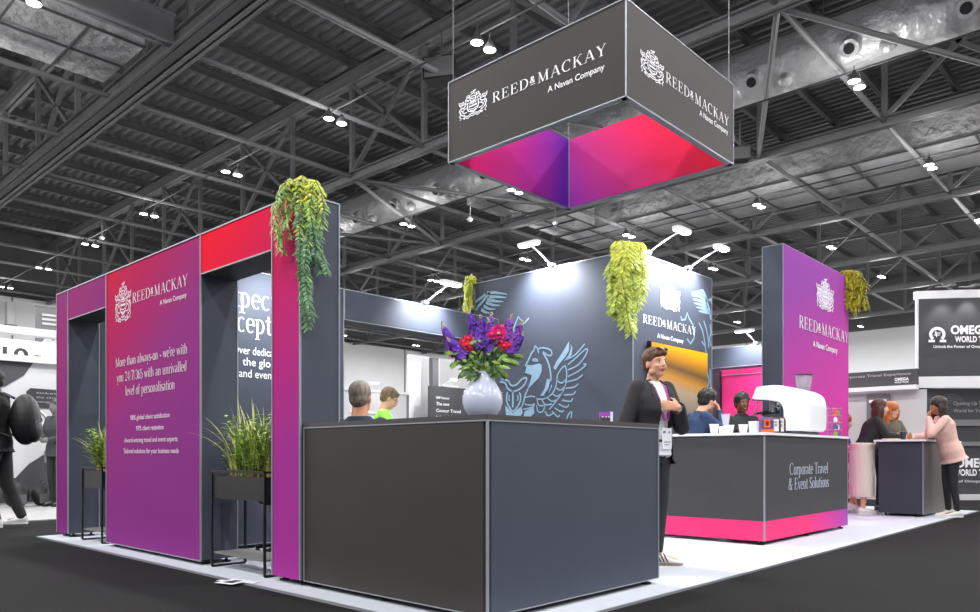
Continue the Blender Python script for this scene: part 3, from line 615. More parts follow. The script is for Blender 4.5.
# griffin tower
TX0, TX1, TY0, TY1, TZ = 6.83, 8.61, 4.28, 6.58, 3.0
t = thing('logo_tower', 'big slate tower with griffin drawing, white crest and wall screen', 'exhibition tower', (7.7, 5.4, 0))
part('tower_body', G().box(TX0,TX1,TY0,TY1,0.012,TZ), M_slate, t, True); part('edge_profile', edges_box(TX0,TX1,TY0,TY1,0.02,TZ,0.004), M_alu, t, True)
EMS= {'faceline': [(5.594, 2.124), (5.619, 2.08), (5.663, 2.038), (5.683, 2.002), (5.733, 1.929), (5.753, 1.9)], 'ear': [(5.619, 2.08), (5.604, 2.125), (5.564, 2.083), (5.549, 2.036)], 'mane': [(5.564, 2.083), (5.506, 2.092), (5.429, 2.077), (5.371, 2.049), (5.356, 2.003), (5.4, 1.992), (5.486, 2.045)], 'neckback': [(5.486, 2.037), (5.419, 1.933), (5.381, 1.825), (5.371, 1.704), (5.4, 1.601), (5.467, 1.537)], 'neckfront': [(5.713, 1.627), (5.753, 1.56), (5.783, 1.469), (5.814, 1.408)], 'eye': [(5.643, 1.968), (5.594, 1.971), (5.564, 1.946), (5.619, 1.95), (5.643, 1.968)], 'f1': [(5.147, 1.925), (5.02, 1.972), (4.895, 2.077)], 'f2': [(5.129, 1.806), (4.984, 1.853), (4.887, 1.946), (4.86, 2.008), (4.895, 2.012), (5.002, 1.942), (5.129, 1.865)], 'f3': [(5.129, 1.732), (4.984, 1.78), (4.878, 1.844), (4.913, 1.854)], 'f4': [(5.138, 1.674), (5.002, 1.694), (4.922, 1.739)], 'f5': [(5.156, 1.601), (5.038, 1.609), (4.984, 1.642)], 'f6': [(5.184, 1.529), (5.056, 1.53), (5.02, 1.564)], 'f7': [(5.212, 1.472), (5.092, 1.451), (5.061, 1.486)], 'f8': [(5.258, 1.429), (5.156, 1.388), (5.111, 1.415)], 'f9': [(5.314, 1.387), (5.221, 1.339), (5.184, 1.359)], 'f10': [(5.352, 1.351), (5.277, 1.289), (5.24, 1.302)], 'w1': [(5.165, 1.86), (5.143, 1.777), (5.156, 1.66), (5.202, 1.56), (5.296, 1.461), (5.39, 1.375)], 'w2': [(5.277, 1.758), (5.221, 1.828), (5.165, 1.86)], 'w3': [(5.277, 1.758), (5.296, 1.64), (5.352, 1.553), (5.467, 1.499), (5.584, 1.505)], 'w4': [(5.296, 1.714), (5.221, 1.665), (5.151, 1.704)], 'w5': [(5.305, 1.625), (5.23, 1.584), (5.165, 1.632)], 'w6': [(5.352, 1.553), (5.277, 1.519), (5.199, 1.56)], 'w7': [(5.429, 1.512), (5.352, 1.464), (5.277, 1.482)], 'w8': [(5.506, 1.494), (5.448, 1.43), (5.352, 1.434)], 'w9': [(5.574, 1.497), (5.545, 1.427), (5.448, 1.423)], 'w10': [(5.584, 1.429), (5.555, 1.352), (5.486, 1.356), (5.457, 1.423)], 'w11': [(5.457, 1.355), (5.409, 1.301), (5.333, 1.328)], 'sh': [(6.159, 1.773), (6.031, 1.749), (5.989, 1.699), (5.948, 1.68), (5.886, 1.692), (5.804, 1.749), (5.733, 1.759), (5.753, 1.699), (5.824, 1.642), (5.906, 1.615), (5.968, 1.619), (6.031, 1.654), (6.073, 1.72), (6.159, 1.741)], 'shl': [(6.031, 1.607), (6.048, 1.544), (6.031, 1.465), (5.948, 1.375), (5.855, 1.449), (5.824, 1.533), (5.845, 1.596)], 'shi': [(6.0, 1.573), (6.014, 1.527), (5.993, 1.502)], 'shi2': [(5.875, 1.567), (5.865, 1.519), (5.886, 1.497)], 'c1': [(5.753, 1.529), (5.663, 1.54), (5.604, 1.526)], 'c2': [(5.763, 1.452), (5.683, 1.436), (5.604, 1.445)], 'c3': [(5.783, 1.391), (5.683, 1.403), (5.613, 1.43)], 'sm': [(5.143, 1.255), (5.12, 1.305), (5.074, 1.333), (5.083, 1.26)]}
EMF= {'cheek': [(5.733, 1.914), (5.663, 1.9), (5.545, 1.914), (5.506, 1.895), (5.506, 1.819), (5.545, 1.746), (5.623, 1.691), (5.713, 1.627), (5.743, 1.575), (5.673, 1.725), (5.653, 1.785), (5.713, 1.804), (5.763, 1.823), (5.743, 1.853)], 'shard': [(5.381, 1.72), (5.352, 1.643), (5.39, 1.57), (5.486, 1.53), (5.525, 1.54), (5.457, 1.62), (5.429, 1.723)], 'fe1': [(5.333, 1.844), (5.296, 1.908), (5.221, 1.991), (5.165, 2.059), (5.111, 2.128), (5.111, 2.025), (5.165, 1.956), (5.258, 1.875), (5.305, 1.819)], 'fe2': [(5.184, 1.913), (5.111, 1.981), (5.083, 2.051), (5.092, 2.096), (5.063, 2.05), (5.074, 1.977), (5.129, 1.923)], 'bar': [(5.96, 1.626), (5.935, 1.625), (5.935, 1.421), (5.96, 1.422)], 'vv': [(6.073, 1.451), (5.948, 1.351), (5.804, 1.439), (5.794, 1.345), (5.845, 1.301), (6.052, 1.308)], 'v2': [(5.763, 1.367), (5.673, 1.395), (5.623, 1.423), (5.613, 1.339), (5.683, 1.295), (5.783, 1.299)]}
g = G()
for k, pts in EMS.items():
    w_ = 0.022 if k in ('faceline','neckback','neckfront','sh','shl') else 0.016
    # smooth the traced line
    q = [V((a, b, 0)) for a, b in pts]; out = []
    for i in range(len(q)-1):
        p0, p1, p2, p3 = q[max(i-1,0)], q[i], q[i+1], q[min(i+2, len(q)-1)]
        for s in range(4):
            u_ = s/4; out.append(0.5*((2*p1) + (p2-p0)*u_ + (2*p0-5*p1+4*p2-p3)*u_*u_ + (3*p1-p0-3*p2+p3)*u_**3))
    out.append(q[-1]); strip(g, [(p.x, p.y) for p in out], [w_]*len(out))
for k, pts in EMF.items(): g.add([(a, b, 0) for a, b in pts], [tuple(range(len(pts)))])
h = G(); h.f = g.f; h.v = [(TX0-0.004, a, b) for a, b, _ in g.v]
part('griffin_drawing', h, M_emb, t, True)
g = G()   # mirrored second griffin behind the flowers: only its wing shows
def wing2d(W):
    g = G()
    for k, pts in W.items():
        q = [V((a, b, 0)) for a, b in pts]; out = []
        for i in range(len(q)-1):
            for s_ in range(4): out.append(q[i].lerp(q[i+1], s_/4))
        out.append(q[-1]); n = len(out)
        if k in ('arm', 'lead', 'tail', 't2'): strip(g, [(p.x, p.y) for p in out], [0.035]*n)
        else: strip(g, [(p.x, p.y) for p in out], [0.042*(1 - 0.75*(i/(n-1))**1.6) for i in range(n)])
    return g
g.add([(TX0-0.004,a,b) for a, b, _ in wing2d({'arm': [(6.56, 2.66), (6.52, 2.71), (6.44, 2.76), (6.37, 2.82), (6.32, 2.85)], 'f1': [(6.37, 2.85), (6.24, 2.84), (6.04, 2.79)], 'f2': [(6.34, 2.80), (6.19, 2.78), (6.05, 2.75)], 'f3': [(6.37, 2.77), (6.22, 2.73), (6.1, 2.71)], 'f4': [(6.39, 2.74), (6.27, 2.69), (6.16, 2.67)], 'f5': [(6.43, 2.70), (6.33, 2.65), (6.23, 2.635)], 'f6': [(6.47, 2.66), (6.39, 2.615), (6.32, 2.60)], 'lead': [(6.57, 2.77), (6.49, 2.8), (6.40, 2.84)]}).v], wing2d({'arm': [(6.56, 2.66), (6.52, 2.71), (6.44, 2.76), (6.37, 2.82), (6.32, 2.85)], 'f1': [(0,0)]*3, 'f2': [(0,0)]*3, 'f3': [(0,0)]*3, 'f4': [(0,0)]*3, 'f5': [(0,0)]*3, 'f6': [(0,0)]*3, 'lead': [(0,0)]*3}).f)
q = G(); strip(q, [(5.94,2.36),(5.86,2.5),(5.78,2.40),(5.7,2.46)], [0.018]*4); strip(q, [(5.94,2.36),(5.9,2.2)], [0.018]*2)
g.add([(TX0-0.004,a,b) for a, b, _ in q.v], q.f)
part('wing_drawing', g, M_emb, t, True)
part('crest', place_box(crest2d(), (7.37,TY0-0.003,2.47), ux, 0.46, 0.34), M_let, t, True)
g = G(); F_ = [(0.3,0.1),(0.7,0.1),(0.85,0.3),(0.95,0.6),(0.8,0.7),(0.65,0.75),(0.62,0.95),(0.5,1.0),(0.38,0.95),(0.35,0.75),(0.2,0.7),(0.05,0.6),(0.15,0.3)]
part('crest_ground', place_box(G().add([(a,b,0) for a,b in F_], [tuple(range(13))]), (7.37,TY0-0.001,2.47), ux, 0.46, 0.34), M_emb, t, True)
part('logo_lettering', place(serif_text('REED+MACKAY', 0.08), (7.02,TY0-0.004,2.262), ux, 1.17, 0.095), M_let, t, True)
part('sub_lettering', place(sans_text('A Navan Company', 0.015), (7.315,TY0-0.004,2.137), ux, 0.58, 0.05), M_let, t, True)
w2 = wing2d({'f1': [(8.1, 2.74), (8.29, 2.79), (8.41, 2.76), (8.53, 2.72)], 'f2': [(8.44, 2.71), (8.29, 2.74), (8.11, 2.72)], 'f3': [(8.46, 2.68), (8.29, 2.69), (8.13, 2.68)], 'f4': [(8.48, 2.64), (8.32, 2.645), (8.16, 2.64)], 'f5': [(8.53, 2.61), (8.37, 2.605), (8.21, 2.60)], 'f6': [(8.56, 2.58), (8.41, 2.57), (8.27, 2.56)], 'lead': [(8.27, 2.79), (8.37, 2.82), (8.41, 2.8), (8.5, 2.72)], 'tail': [(8.48, 2.70), (8.55, 2.62), (8.58, 2.5)], 't2': [(8.53, 2.73), (8.59, 2.75), (8.60, 2.70)]})
g = G(); g.add([(a,TY0-0.002,b) for a, b, _ in w2.v], w2.f)
q = G()
for pts in ([(7.84,2.44),(7.86,2.40),(7.95,2.42),(7.99,2.5),(8.04,2.44),(8.13,2.38),(8.18,2.32),(8.15,2.22),(8.07,2.15),(7.99,2.2)], [(8.28,2.42),(8.37,2.34),(8.41,2.25),(8.46,2.1)], [(8.4,2.46),(8.46,2.38),(8.5,2.3),(8.53,2.15)], [(8.56,2.44),(8.59,2.34),(8.54,2.27),(8.58,2.18)], [(8.35,2.21),(8.43,2.16),(8.47,2.05)], [(8.46,1.9),(8.54,1.75),(8.46,1.6),(8.52,1.4),(8.45,1.2)], [(8.56,1.9),(8.58,1.6),(8.54,1.3)]): strip(q, pts, [0.024]*len(pts))
g.add([(a,TY0-0.002,b) for a, b, _ in q.v], q.f); part('wing_drawing', g, M_emb, t, True)
M_scr = grad('screen_gold', (0.10, 0, 1.0, -1.0), [(0.0,(70,70,74)), (0.3,(120,112,104)), (0.5,(150,128,104)), (0.62,(168,116,50)), (0.74,(92,70,44)), (0.86,(170,116,30)), (1.0,(232,156,20))], 0.28)  # golden picture bands, with tan reflections painted in at mid-height
sc = single('wall_screen', G().box(-0.66,0.64,-0.05,0,-0.5,0.5), M_black, 'wide display screen showing golden tones on the crest side of the tower', 'screen', bevel=0.004, origin=None); sc.location = (7.74,TY0-0.012,1.57)
M_scr2 = mat('screen_glow', (214,150,40), 0.3)
nt = M_scr.node_tree; b_ = nt.nodes['Principled BSDF']; rr_ = [n for n in nt.nodes if n.type == 'VALTORGB'][0]; nt.links.new(rr_.outputs[0], b_.inputs['Emission Color']); b_.inputs['Emission Strength'].default_value = 0.35
ad = [n for n in nt.nodes if n.type == 'MATH'][0]; ad.inputs[1].default_value = 0.5
part('picture_with_reflections', G().box(-0.645,0.625,-0.056,-0.05,-0.49,0.49), M_scr, sc)
arm_light((7.1,TY0,TZ), 0, 'white arm light over the crest side of the tower, next to the vine', 0.42, 0.18, 0.3)
arm_light((8.0,TY0,TZ), 0, 'white arm light at the outer end of the tower crest side', 0.42, 0.18, 0.3)
arm_light((TX0,5.35,TZ), R(-90), 'white arm light over the griffin side of the tower', 0.42, 0.18, 0.3)
spot('tower_light', (7.12,TY0-0.30,TZ+0.12), (7.08,TY0,2.76), 170, 130); spot('tower_light', (8.0,TY0-0.30,TZ+0.12), (7.95,TY0,2.76), 150, 130)
spot('tower_light', (TX0-0.30,5.40,TZ+0.12), (TX0,5.35,2.76), 190, 130)
# magenta logo tower
t = thing('magenta_tower', 'tall magenta logo tower with slate side behind the coffee machine', 'exhibition tower', (10.6, 3.85, 0))
part('tower_body', G().box(9.44,11.9,3.74,4.0,0.012,3.5), M_slate, t, True)
G_tow = grad('print_tower', (0.10, 0, -0.26, 0.86), [(0.0,(150,70,165)), (0.35,(190,66,158)), (0.7,(220,66,168)), (1.0,(232,72,184))])
part('printed_face', G().box(9.44,11.9,3.73,3.74,0.012,3.5), G_tow, t, True); part('edge_profile', edges_box(9.44,11.9,3.735,4.0,0.02,3.5,0.004), M_alu, t, True)
part('crest', place_box(crest2d(), (10.56,3.726,2.86), ux, 0.70, 0.46), M_let, t, True)
part('crest_ground', place_box(G().add([(a,b,0) for a,b in F_], [tuple(range(13))]), (10.56,3.728,2.86), ux, 0.70, 0.46), mat('pale_lilac_print', (208,176,216), 0.6), t, True)
part('logo_lettering', place(serif_text('REED+MACKAY', 0.08), (9.95,3.726,2.51), ux, 1.93, 0.165), M_let, t, True)
part('sub_lettering', place(sans_text('A Navan Company', 0.02), (10.44,3.726,2.315), ux, 0.97, 0.085), M_let, t, True)
# header and pink room behind the bar
t = thing('short_header', 'pale lit header beam between the griffin tower and the magenta tower', 'beam', (11.1, 5.3, 2.2))
part('beam_body', G().box(11.0,11.3,4.02,7.2,2.2,2.5), M_slate, t, True); part('edge_profile', edges_box(11.0,11.3,4.02,7.2,2.2,2.5,0.004), M_alu, t, True)
arm_light((11.0,4.75,2.5), R(-90), 'white arm light on the pale header beside the magenta tower', 0.42, 0.16, 0.3); spot('short_header_light', (10.62,4.8,2.62), (11.0,4.8,2.38), 90, 120)
t = thing('pink_wall', 'bright pink back wall with dark edge behind the smiling barista', 'exhibition wall', (12.2, 5.2, 0)); part('panel', G().box(12.2,12.3,4.6,5.88,0.012,2.36), mat('pink_print', (236,40,128), 0.6), t, True); part('dark_edge', G().box(12.16,12.3,5.9,6.3,0.012,2.3), mat('plum_print', (66,40,62), 0.6), t, True); part('top_rail', G().box(12.17,12.2,4.6,5.88,2.2,2.21), M_alu, t, True)
spot('pink_wall_light', (11.6,5.0,2.4), (12.2,5.0,1.5), 30, 120)
# hanging sign
HX0, HX1, HY0, HY1, HZ0, HZ1 = 6.66, 9.16, 4.26, 6.88, 4.55, 5.56
t = thing('hanging_sign', 'square charcoal sign with crest logos hanging high over the stand', 'hanging sign', (7.9, 5.5, HZ0))
th = 0.07
part('panel', G().box(HX0,HX0+th,HY0,HY1,HZ0,HZ1), M_sign, t, True); part('panel', G().box(HX0+th,HX1,HY0,HY0+th,HZ0,HZ1), M_sign, t, True)
part('panel', G().box(HX1-th,HX1,HY0+th,HY1,HZ0,HZ1), M_sign, t, True); part('panel', G().box(HX0+th,HX1-th,HY1-th,HY1,HZ0,HZ1), M_sign, t, True)
G_in1 = grad('print_inner_far', (0.44, 0, -0.05, 0.56), [(0.0,(236,36,112)), (0.45,(204,50,140)), (0.8,(150,46,160)), (1.0,(96,40,160))])
G_in2 = grad('print_inner_side', (0, -0.40, 0.30, 0.50), [(0.0,(136,50,156)), (0.35,(176,50,122)), (0.7,(208,40,84)), (1.0,(224,34,60))])
part('inner_print', G().box(HX0+th,HX1-th,HY1-th-0.008,HY1-th,HZ0,HZ1), G_in1, t, True); part('inner_print', G().box(HX1-th-0.008,HX1-th,HY0+th,HY1-th,HZ0,HZ1), G_in2, t, True)
part('edge_profile', edges_box(HX0,HX1,HY0,HY1,HZ0,HZ1,0.006), M_alu, t, True); part('bottom_profile', G().box(HX0,HX0+th,HY0,HY1,HZ0-0.01,HZ0).box(HX1-th,HX1,HY0,HY1,HZ0-0.01,HZ0).box(HX0,HX1,HY0,HY0+th,HZ0-0.01,HZ0).box(HX0,HX1,HY1-th,HY1,HZ0-0.01,HZ0).box(HX1-th-0.02,HX1-th,HY1-th-0.02,HY1-th,HZ0,HZ1), M_alu, t, True)
part('crest', place_box(crest2d(), (HX0-0.003,6.70,5.00), U, 0.50, 0.33), M_let, t, True)
part('logo_lettering', place(serif_text('REED+MACKAY', 0.12), (HX0-0.003,6.12,5.065), U, 1.62, 0.12), M_let, t, True)
part('sub_lettering', place(sans_text('A Navan Company', 0.008), (HX0-0.003,5.28,4.915), U, 0.76, 0.07), M_let, t, True)
part('crest', place_box(crest2d(), (6.93,HY0-0.003,4.90), ux, 0.50, 0.33), M_let, t, True)
part('logo_lettering', place(serif_text('REED+MACKAY', 0.12), (7.47,HY0-0.003,4.985), ux, 1.55, 0.12), M_let, t, True)
part('sub_lettering', place(sans_text('A Navan Company', 0.008), (8.25,HY0-0.003,4.875), ux, 0.75, 0.07), M_let, t, True)
for x, y in ((HX0+.04,HY0+.04),(HX1-.04,HY0+.04),(HX0+.04,HY1-.04),(HX1-.04,HY1-.04)): part('suspension_wire', G().tube((x,y,HZ1), (x,y,11.7), 0.006, n=6), M_steel, t, True)
# front counter
CX0, CX1, CY0, CY1 = 2.73, 4.365, 2.545, 4.15
t = thing('front_counter', 'large square charcoal and slate counter carrying the flower vase', 'counter', (3.55, 3.35, 0))
part('front_panel', G().box(CX0,CX0+0.03,CY0+0.03,CY1,ZB,1.018), M_char, t, True); part('side_panel', G().box(CX0+0.03,CX1,CY0,CY0+0.03,ZB,1.018), M_slate, t, True)  # front panel brown-grey, side panel blue-grey
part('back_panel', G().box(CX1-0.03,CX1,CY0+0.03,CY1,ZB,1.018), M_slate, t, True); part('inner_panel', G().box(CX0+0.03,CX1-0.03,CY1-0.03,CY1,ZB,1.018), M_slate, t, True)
part('countertop', G().box(CX0-0.005,CX1+0.005,CY0-0.005,CY1,1.026,1.052), mat('dark_counter_top', (70,66,68), 0.45), t, True, bevel=0.002)
part('edge_profile', G().box(CX0-0.006,CX0+0.006,CY0-0.006,CY0+0.006,ZB,1.02).box(CX1-0.005,CX1+0.005,CY0-0.005,CY0+0.005,ZB,1.02).box(CX0-0.004,CX1,CY0-0.004,CY0+0.004,1.018,1.026).box(CX0-0.004,CX0+0.004,CY0,CY1,1.018,1.026).box(CX0-0.004,CX0+0.004,CY0,CY1,ZB-0.006,ZB).box(CX0,CX1,CY0-0.004,CY0+0.004,ZB-0.006,ZB).box(CX0-0.004,CX0+0.008,CY1-0.01,CY1,ZB,1.02), M_alu, t, True)
feet(t, [(CX0+.06,CY0+.06),(CX1-.07,CY0+.05),(CX0+.06,CY1-.06),(CX1-.06,CY1-.1),(CX0+.06,3.4)])
# bar counter
BX0, BX1, BY0, BY1 = 6.83, 9.13, 2.875, 4.27
t = thing('bar_counter', 'charcoal coffee bar with white top and pink to purple base band', 'counter', (8, 3.3, 0))
part('front_panel', G().box(BX0+0.02,BX1,BY0,BY0+0.03,0.235,1.03), M_charb, t, True); part('side_panel', G().box(BX0,BX0+0.02,BY0,BY1,0.235,1.03), M_charb, t, True); part('end_panel', G().box(BX1-0.02,BX1,BY0+0.03,BY0+0.6,0.235,1.03), M_charb, t, True)
part('inner_panel', G().box(BX0+0.45,BX1-0.02,BY0+0.56,BY0+0.6,ZB,1.03), M_charb, t, True)
G_band = grad('print_bar_band', (0.44, 0, 0, 0.30), [(0.0,(240,62,122)), (0.25,(238,64,124)), (0.55,(206,66,150)), (0.85,(158,76,180))])
part('base_band', G().box(BX0+0.02,BX1,BY0-0.002,BY0+0.03,ZB,0.235).box(BX0-0.002,BX0+0.02,BY0,BY1,ZB,0.235), G_band, t, True)
M_wt = mat('white_counter_top', (238,240,244), 0.35)
part('countertop', G().box(BX0-0.02,BX1+0.01,BY0-0.02,BY0+0.62,1.035,1.06).box(BX0-0.02,BX0+0.48,BY0+0.62,BY1,1.035,1.06), M_wt, t, True)
part('edge_profile', G().box(BX0-0.007,BX0+0.006,BY0-0.007,BY0+0.006,ZB,1.035).box(BX1-0.004,BX1+0.004,BY0-0.006,BY0+0.004,ZB,1.035), M_alu, t, True)
part('lettering', merge(place(serif_text('Corporate Travel'), (7.415,BY0-0.004,0.655), ux, 1.07, 0.115), place(serif_text('& Event Solutions'), (7.39,BY0-0.004,0.507), ux, 1.12, 0.115)), mat('printed_pale_blue', (196,206,226), 0.5), t, True)
feet(t, [(BX0+.06,BY0+.06),(BX1-.06,BY0+.06),(BX0+.05,BY1-.1),(8.0,BY0+.06)])
# small bar table
t = thing('bar_table', 'slate box table with white top where four women talk', 'table', (12.3, 2.9, 0))
part('box_body', G().box(11.38,13.3,2.62,3.17,ZB,1.03), mat('dark_navy_print', (46,53,64), 0.6), t, True); part('tabletop', G().box(11.33,13.5,2.58,3.22,1.035,1.06), M_wt, t, True); part('edge_profile', G().box(11.374,11.386,2.614,2.626,ZB,1.03).box(11.375,13.3,2.615,2.622,ZB-0.006,ZB), M_alu, t, True)
part('warm_side', G().box(11.39,13.3,2.612,2.62,ZB,1.03), mat('taupe_print', (96,90,88), 0.6), t, True); feet(t, [(11.45,2.7),(11.45,3.1),(13.2,2.7)])
# ================================================================ PLANTS AND LOOSE THINGS
def leaf(g, p, d, n_, L, W, bend=0.3):
    """pointed leaf of four faces, from p along d, face normal about n_"""
    p, d, n_ = V(p), V(d).normalized(), V(n_)
    s = d.cross(n_); s = s.normalized() if s.length > 1e-4 else d.orthogonal().normalized(); n_ = s.cross(d)
    q = [p, p + d*L*0.35 + s*W/2 - n_*L*bend*0.12, p + d*L*0.35 - s*W/2 - n_*L*bend*0.12, p + d*L*0.75 + s*W*0.38 - n_*L*bend*0.5, p + d*L*0.75 - s*W*0.38 - n_*L*bend*0.5, p + d*L - n_*L*bend, p + d*L*0.35, p + d*L*0.75 - n_*L*bend*0.42]
    g.add(q, [(0,6,1),(0,2,6),(6,7,3,1),(2,4,7,6),(7,5,3),(4,5,7)])
M_lf = mat('fresh_leaf', (140,172,84), 0.5, noise=0.35, nscale=14); M_lfy = mat('yellow_green_leaf', (196,204,72), 0.5, noise=0.25, nscale=14)
M_lfd = mat('deep_green_leaf', (88,132,92), 0.5, noise=0.35, nscale=12); M_stem = mat('plant_stem', (96,104,52), 0.6)
M_lfm = mat('spring_green_leaf', (170,186,74), 0.5, noise=0.35, nscale=14); M_gold = mat('golden_moss_leaf', (186,172,46), 0.6, noise=0.4, nscale=20)
rnd = random.Random(11)
def vine(label, top, spread_dir, out, length, width, n, mats, seed, ll=0.045, lw=0.013, bottom_taper=0.5, sway=0.03):
    """trailing plant hanging over an edge: strands start along spread_dir at the top and fall down the face"""
    rn = random.Random(seed); t = thing('hanging_plant', label, 'plant', top)
    sd, out = V(spread_dir).normalized(), V(out).normalized(); gs = G(); gl = [G() for _ in mats]
    part('root_clump', G().ell((0,0,0.03), tuple(sd*width*0.36), tuple(out*0.05), (0,0,0.05), 10, 6), mats_stem(), t, smooth=True)
    for k in range(n):
        u = rn.uniform(-1, 1); L = length * (1 - bottom_taper*abs(u)) * rn.uniform(0.35, 1.0); 
        pts = []; p = sd*(u*width*0.42) + V((0,0,rn.uniform(0.02,0.09))); ph = rn.uniform(0, 6)
        o0 = rn.uniform(0.03, 0.11); m = max(5, int(L/0.05))
        for i in range(m + 1):
            f = i/m; pts.append(p + out*(o0*min(1, f*4) + 0.03*math.sin(ph + 5*f)) + sd*(sway*math.sin(ph*2 + 4*f) + u*0.05*f) + V((0,0, 0.05*math.sin(min(1, f*4)*math.pi) - L*f)))
        gs.path(pts, 0.003, 4)
        for i in range(m):
            for c in range(3):
                q = pts[i].lerp(pts[i+1], c/3); 
                for sgn in (-1, 1):
                    a = rn.uniform(-0.9, 0.9); d = sd*sgn*math.cos(a) + out*rn.uniform(-0.1,0.8) + V((0,0,-0.5 - 0.4*rn.random()))
                    j = min(len(mats)-1, int((i/m)*len(mats)*0.9 + rn.random()*0.9))
                    leaf(gl[j], q, d, out + V((0,0,0.4)), ll*rn.uniform(0.7,1.35), lw*rn.uniform(0.8,1.3))
    part('stems', gs, M_stem, t)
    for g, m_ in zip(gl, mats): part('foliage', g, m_, t)
    return t
def mats_stem(): return mat('moss_root', (120,118,60), 0.9)
vine('long feathery green vine hanging over the corner of the red archway', (2.745, 4.135, 2.53), (1,0,0), (-0.05,-1,0), 1.05, 0.12, 17, [M_lfy, M_lf, M_lfd], 3, 0.05, 0.014, 0.45)
vine('leafy spray falling over the red face of the near archway', (2.685, 4.205, 2.53), (0,1,0), (-1,0,0), 0.60, 0.07, 7, [M_lfy, M_lf, M_lf], 5, 0.055, 0.015, 0.3)
vine('bright yellow green vine hanging from the near corner of the griffin tower', (6.755, 4.33, 3.0), (0.68,-0.73,0), (-0.73,-0.68,0), 1.0, 0.25, 40, [M_lfy, M_lfy, M_lfm], 7, 0.075, 0.020, 0.3, 0.05)
vine('thin pale vine on the back edge of the griffin tower above the flowers', (6.82, 6.60, 3.02), (0.6,0.5,0), (-0.9,0.2,0), 0.55, 0.16, 20, [M_lfy, M_lfy], 9, 0.06, 0.02, 0.2)
vine('golden mossy plant clinging to the outer edge of the magenta tower', (11.86, 3.67, 3.5), (0.8,-0.5,0), (0.3,-1,0), 0.70, 0.24, 40, [M_gold, M_gold], 13, 0.07, 0.028, 0.1)

M_rod = mat('black_metal_rod', (20,20,22), 0.4); M_tray = mat('planter_box', (34,34,36), 0.5); M_soil = mat('bark_chips', (124,70,40), 0.95, noise=0.5, nscale=60)
M_blade = mat('cream_edged_blade', (186,190,110), 0.5, noise=0.3, nscale=9)
def planter(label, plabel, y0, y1, seed, H=0.55):
    t = thing('planter_stand', label, 'planter', (2.87, (y0+y1)/2, 0.012)); x0, x1 = 2.73, 3.0; r = 0.011; zt = 0.73
    for y in (y0, y1):
        g = G()
        for a, b in (((x0,y,0.02),(x0,y,zt)), ((x1,y,0.02),(x1,y,zt)), ((x0,y,0.02),(x1,y,0.02)), ((x0,y,zt),(x1,y,zt))): g.bar(a, b, 0.015, 0.015)
        part('leg_frame', g, M_rod, t, True)
    part('top_rail', G().bar((x0,y0,zt),(x0,y1,zt),0.018,0.018).bar((x1,y0,zt),(x1,y1,zt),0.018,0.018), M_rod, t, True)
    g = G().box(x0+.005,x1-.005,y0+.015,y1-.015,0.53,0.54)
    for a in ((x0+.005,x0+.017,y0+.015,y1-.015),(x1-.017,x1-.005,y0+.015,y1-.015),(x0+.017,x1-.017,y0+.015,y0+.027),(x0+.017,x1-.017,y1-.027,y1-.015)): g.box(*a,0.54,0.695)
    part('box', g, M_tray, t, True)
    part('lower_shelf', G().box(x0+.005,x1-.005,y0+.015,y1-.015,0.118,0.13), mat('shelf_top_grey', (120,120,118), 0.4), t, True)
    g = G(); rn = random.Random(seed)
    for k in range(170): c = (rn.uniform(x0+.03,x1-.03), rn.uniform(y0+.04,y1-.04), 0.675+rn.uniform(-.01,.02)); s_ = rn.uniform(.008,.02); g.ell(c,(s_*1.5,0,s_*.3),(0,s_,0),(0,0,s_*.5),6,4)
    part('bark', g, M_soil, t, True)
    part('soil', G().box(x0+.018,x1-.018,y0+.028,y1-.028,0.6,0.672), mat('dark_soil', (50,36,28), 0.95), t, True)
    p = thing('grass_plant', plabel, 'plant', (2.87, (y0+y1)/2, 0.68)); gb = G(); gl = G(); gs = G()
    for k in range(80):
        b = V((rn.uniform(2.80,2.94), rn.uniform(y0+0.12,y1-0.12), 0.67)); az = rn.uniform(0, 6.28); lean = rn.uniform(0.08, 1.0) ** 1.1
        L = H * rn.uniform(0.6, 1.25); d = V((math.cos(az), math.sin(az), 0)) * lean; d.x *= 0.55
        pts = []; m = 8
        for i in range(m+1): f = i/m; pts.append(b + d*L*(0.35*f + 0.65*f*f) + V((0,0,L*(f - 0.42*lean*f*f*1.15))))
        s = V((0,0,1)).cross(d).normalized(); o = len(gb.v)
        for i, q in enumerate(pts): w_ = 0.0085*(1 - (i/m)**2.2) + 0.0006; gb.v += [tuple(q - s*w_), tuple(q + s*w_)]
        for i in range(m): gb.f.append((o+2*i, o+2*i+1, o+2*i+3, o+2*i+2))
    for k in range(75):
        b = V((rn.uniform(2.80,2.94), rn.uniform(y0+0.15,y1-0.15), 0.67)); az = rn.uniform(0, 6.28); L = H*rn.uniform(0.45, 0.85)
        tip = b + V((math.cos(az)*0.1, math.sin(az)*0.20, L)); gs.tube(b, tip, 0.0025, 0.0015, 5)
        for i in range(9):
            q = b.lerp(tip, 0.25 + 0.75*i/8); a2 = rn.uniform(0, 6.28); leaf(gl, q, (math.cos(a2), math.sin(a2), 0.5), (0,0,1), rn.uniform(.045,.085), 0.026)
    part('blades', gb, M_blade, p, True); part('stems', gs, M_stem, p, True); part('leaves', gl, mat('lime_leaf', (140,178,64), 0.5, noise=0.3, nscale=15), p, True)
planter('black metal planter stand inside the near archway', 'bushy green plant with long grassy blades inside the near archway', 4.62, 5.36, 21)
planter('black metal planter stand inside the far archway', 'spiky grassy plant inside the far archway', 7.5, 8.0, 23, 0.5)

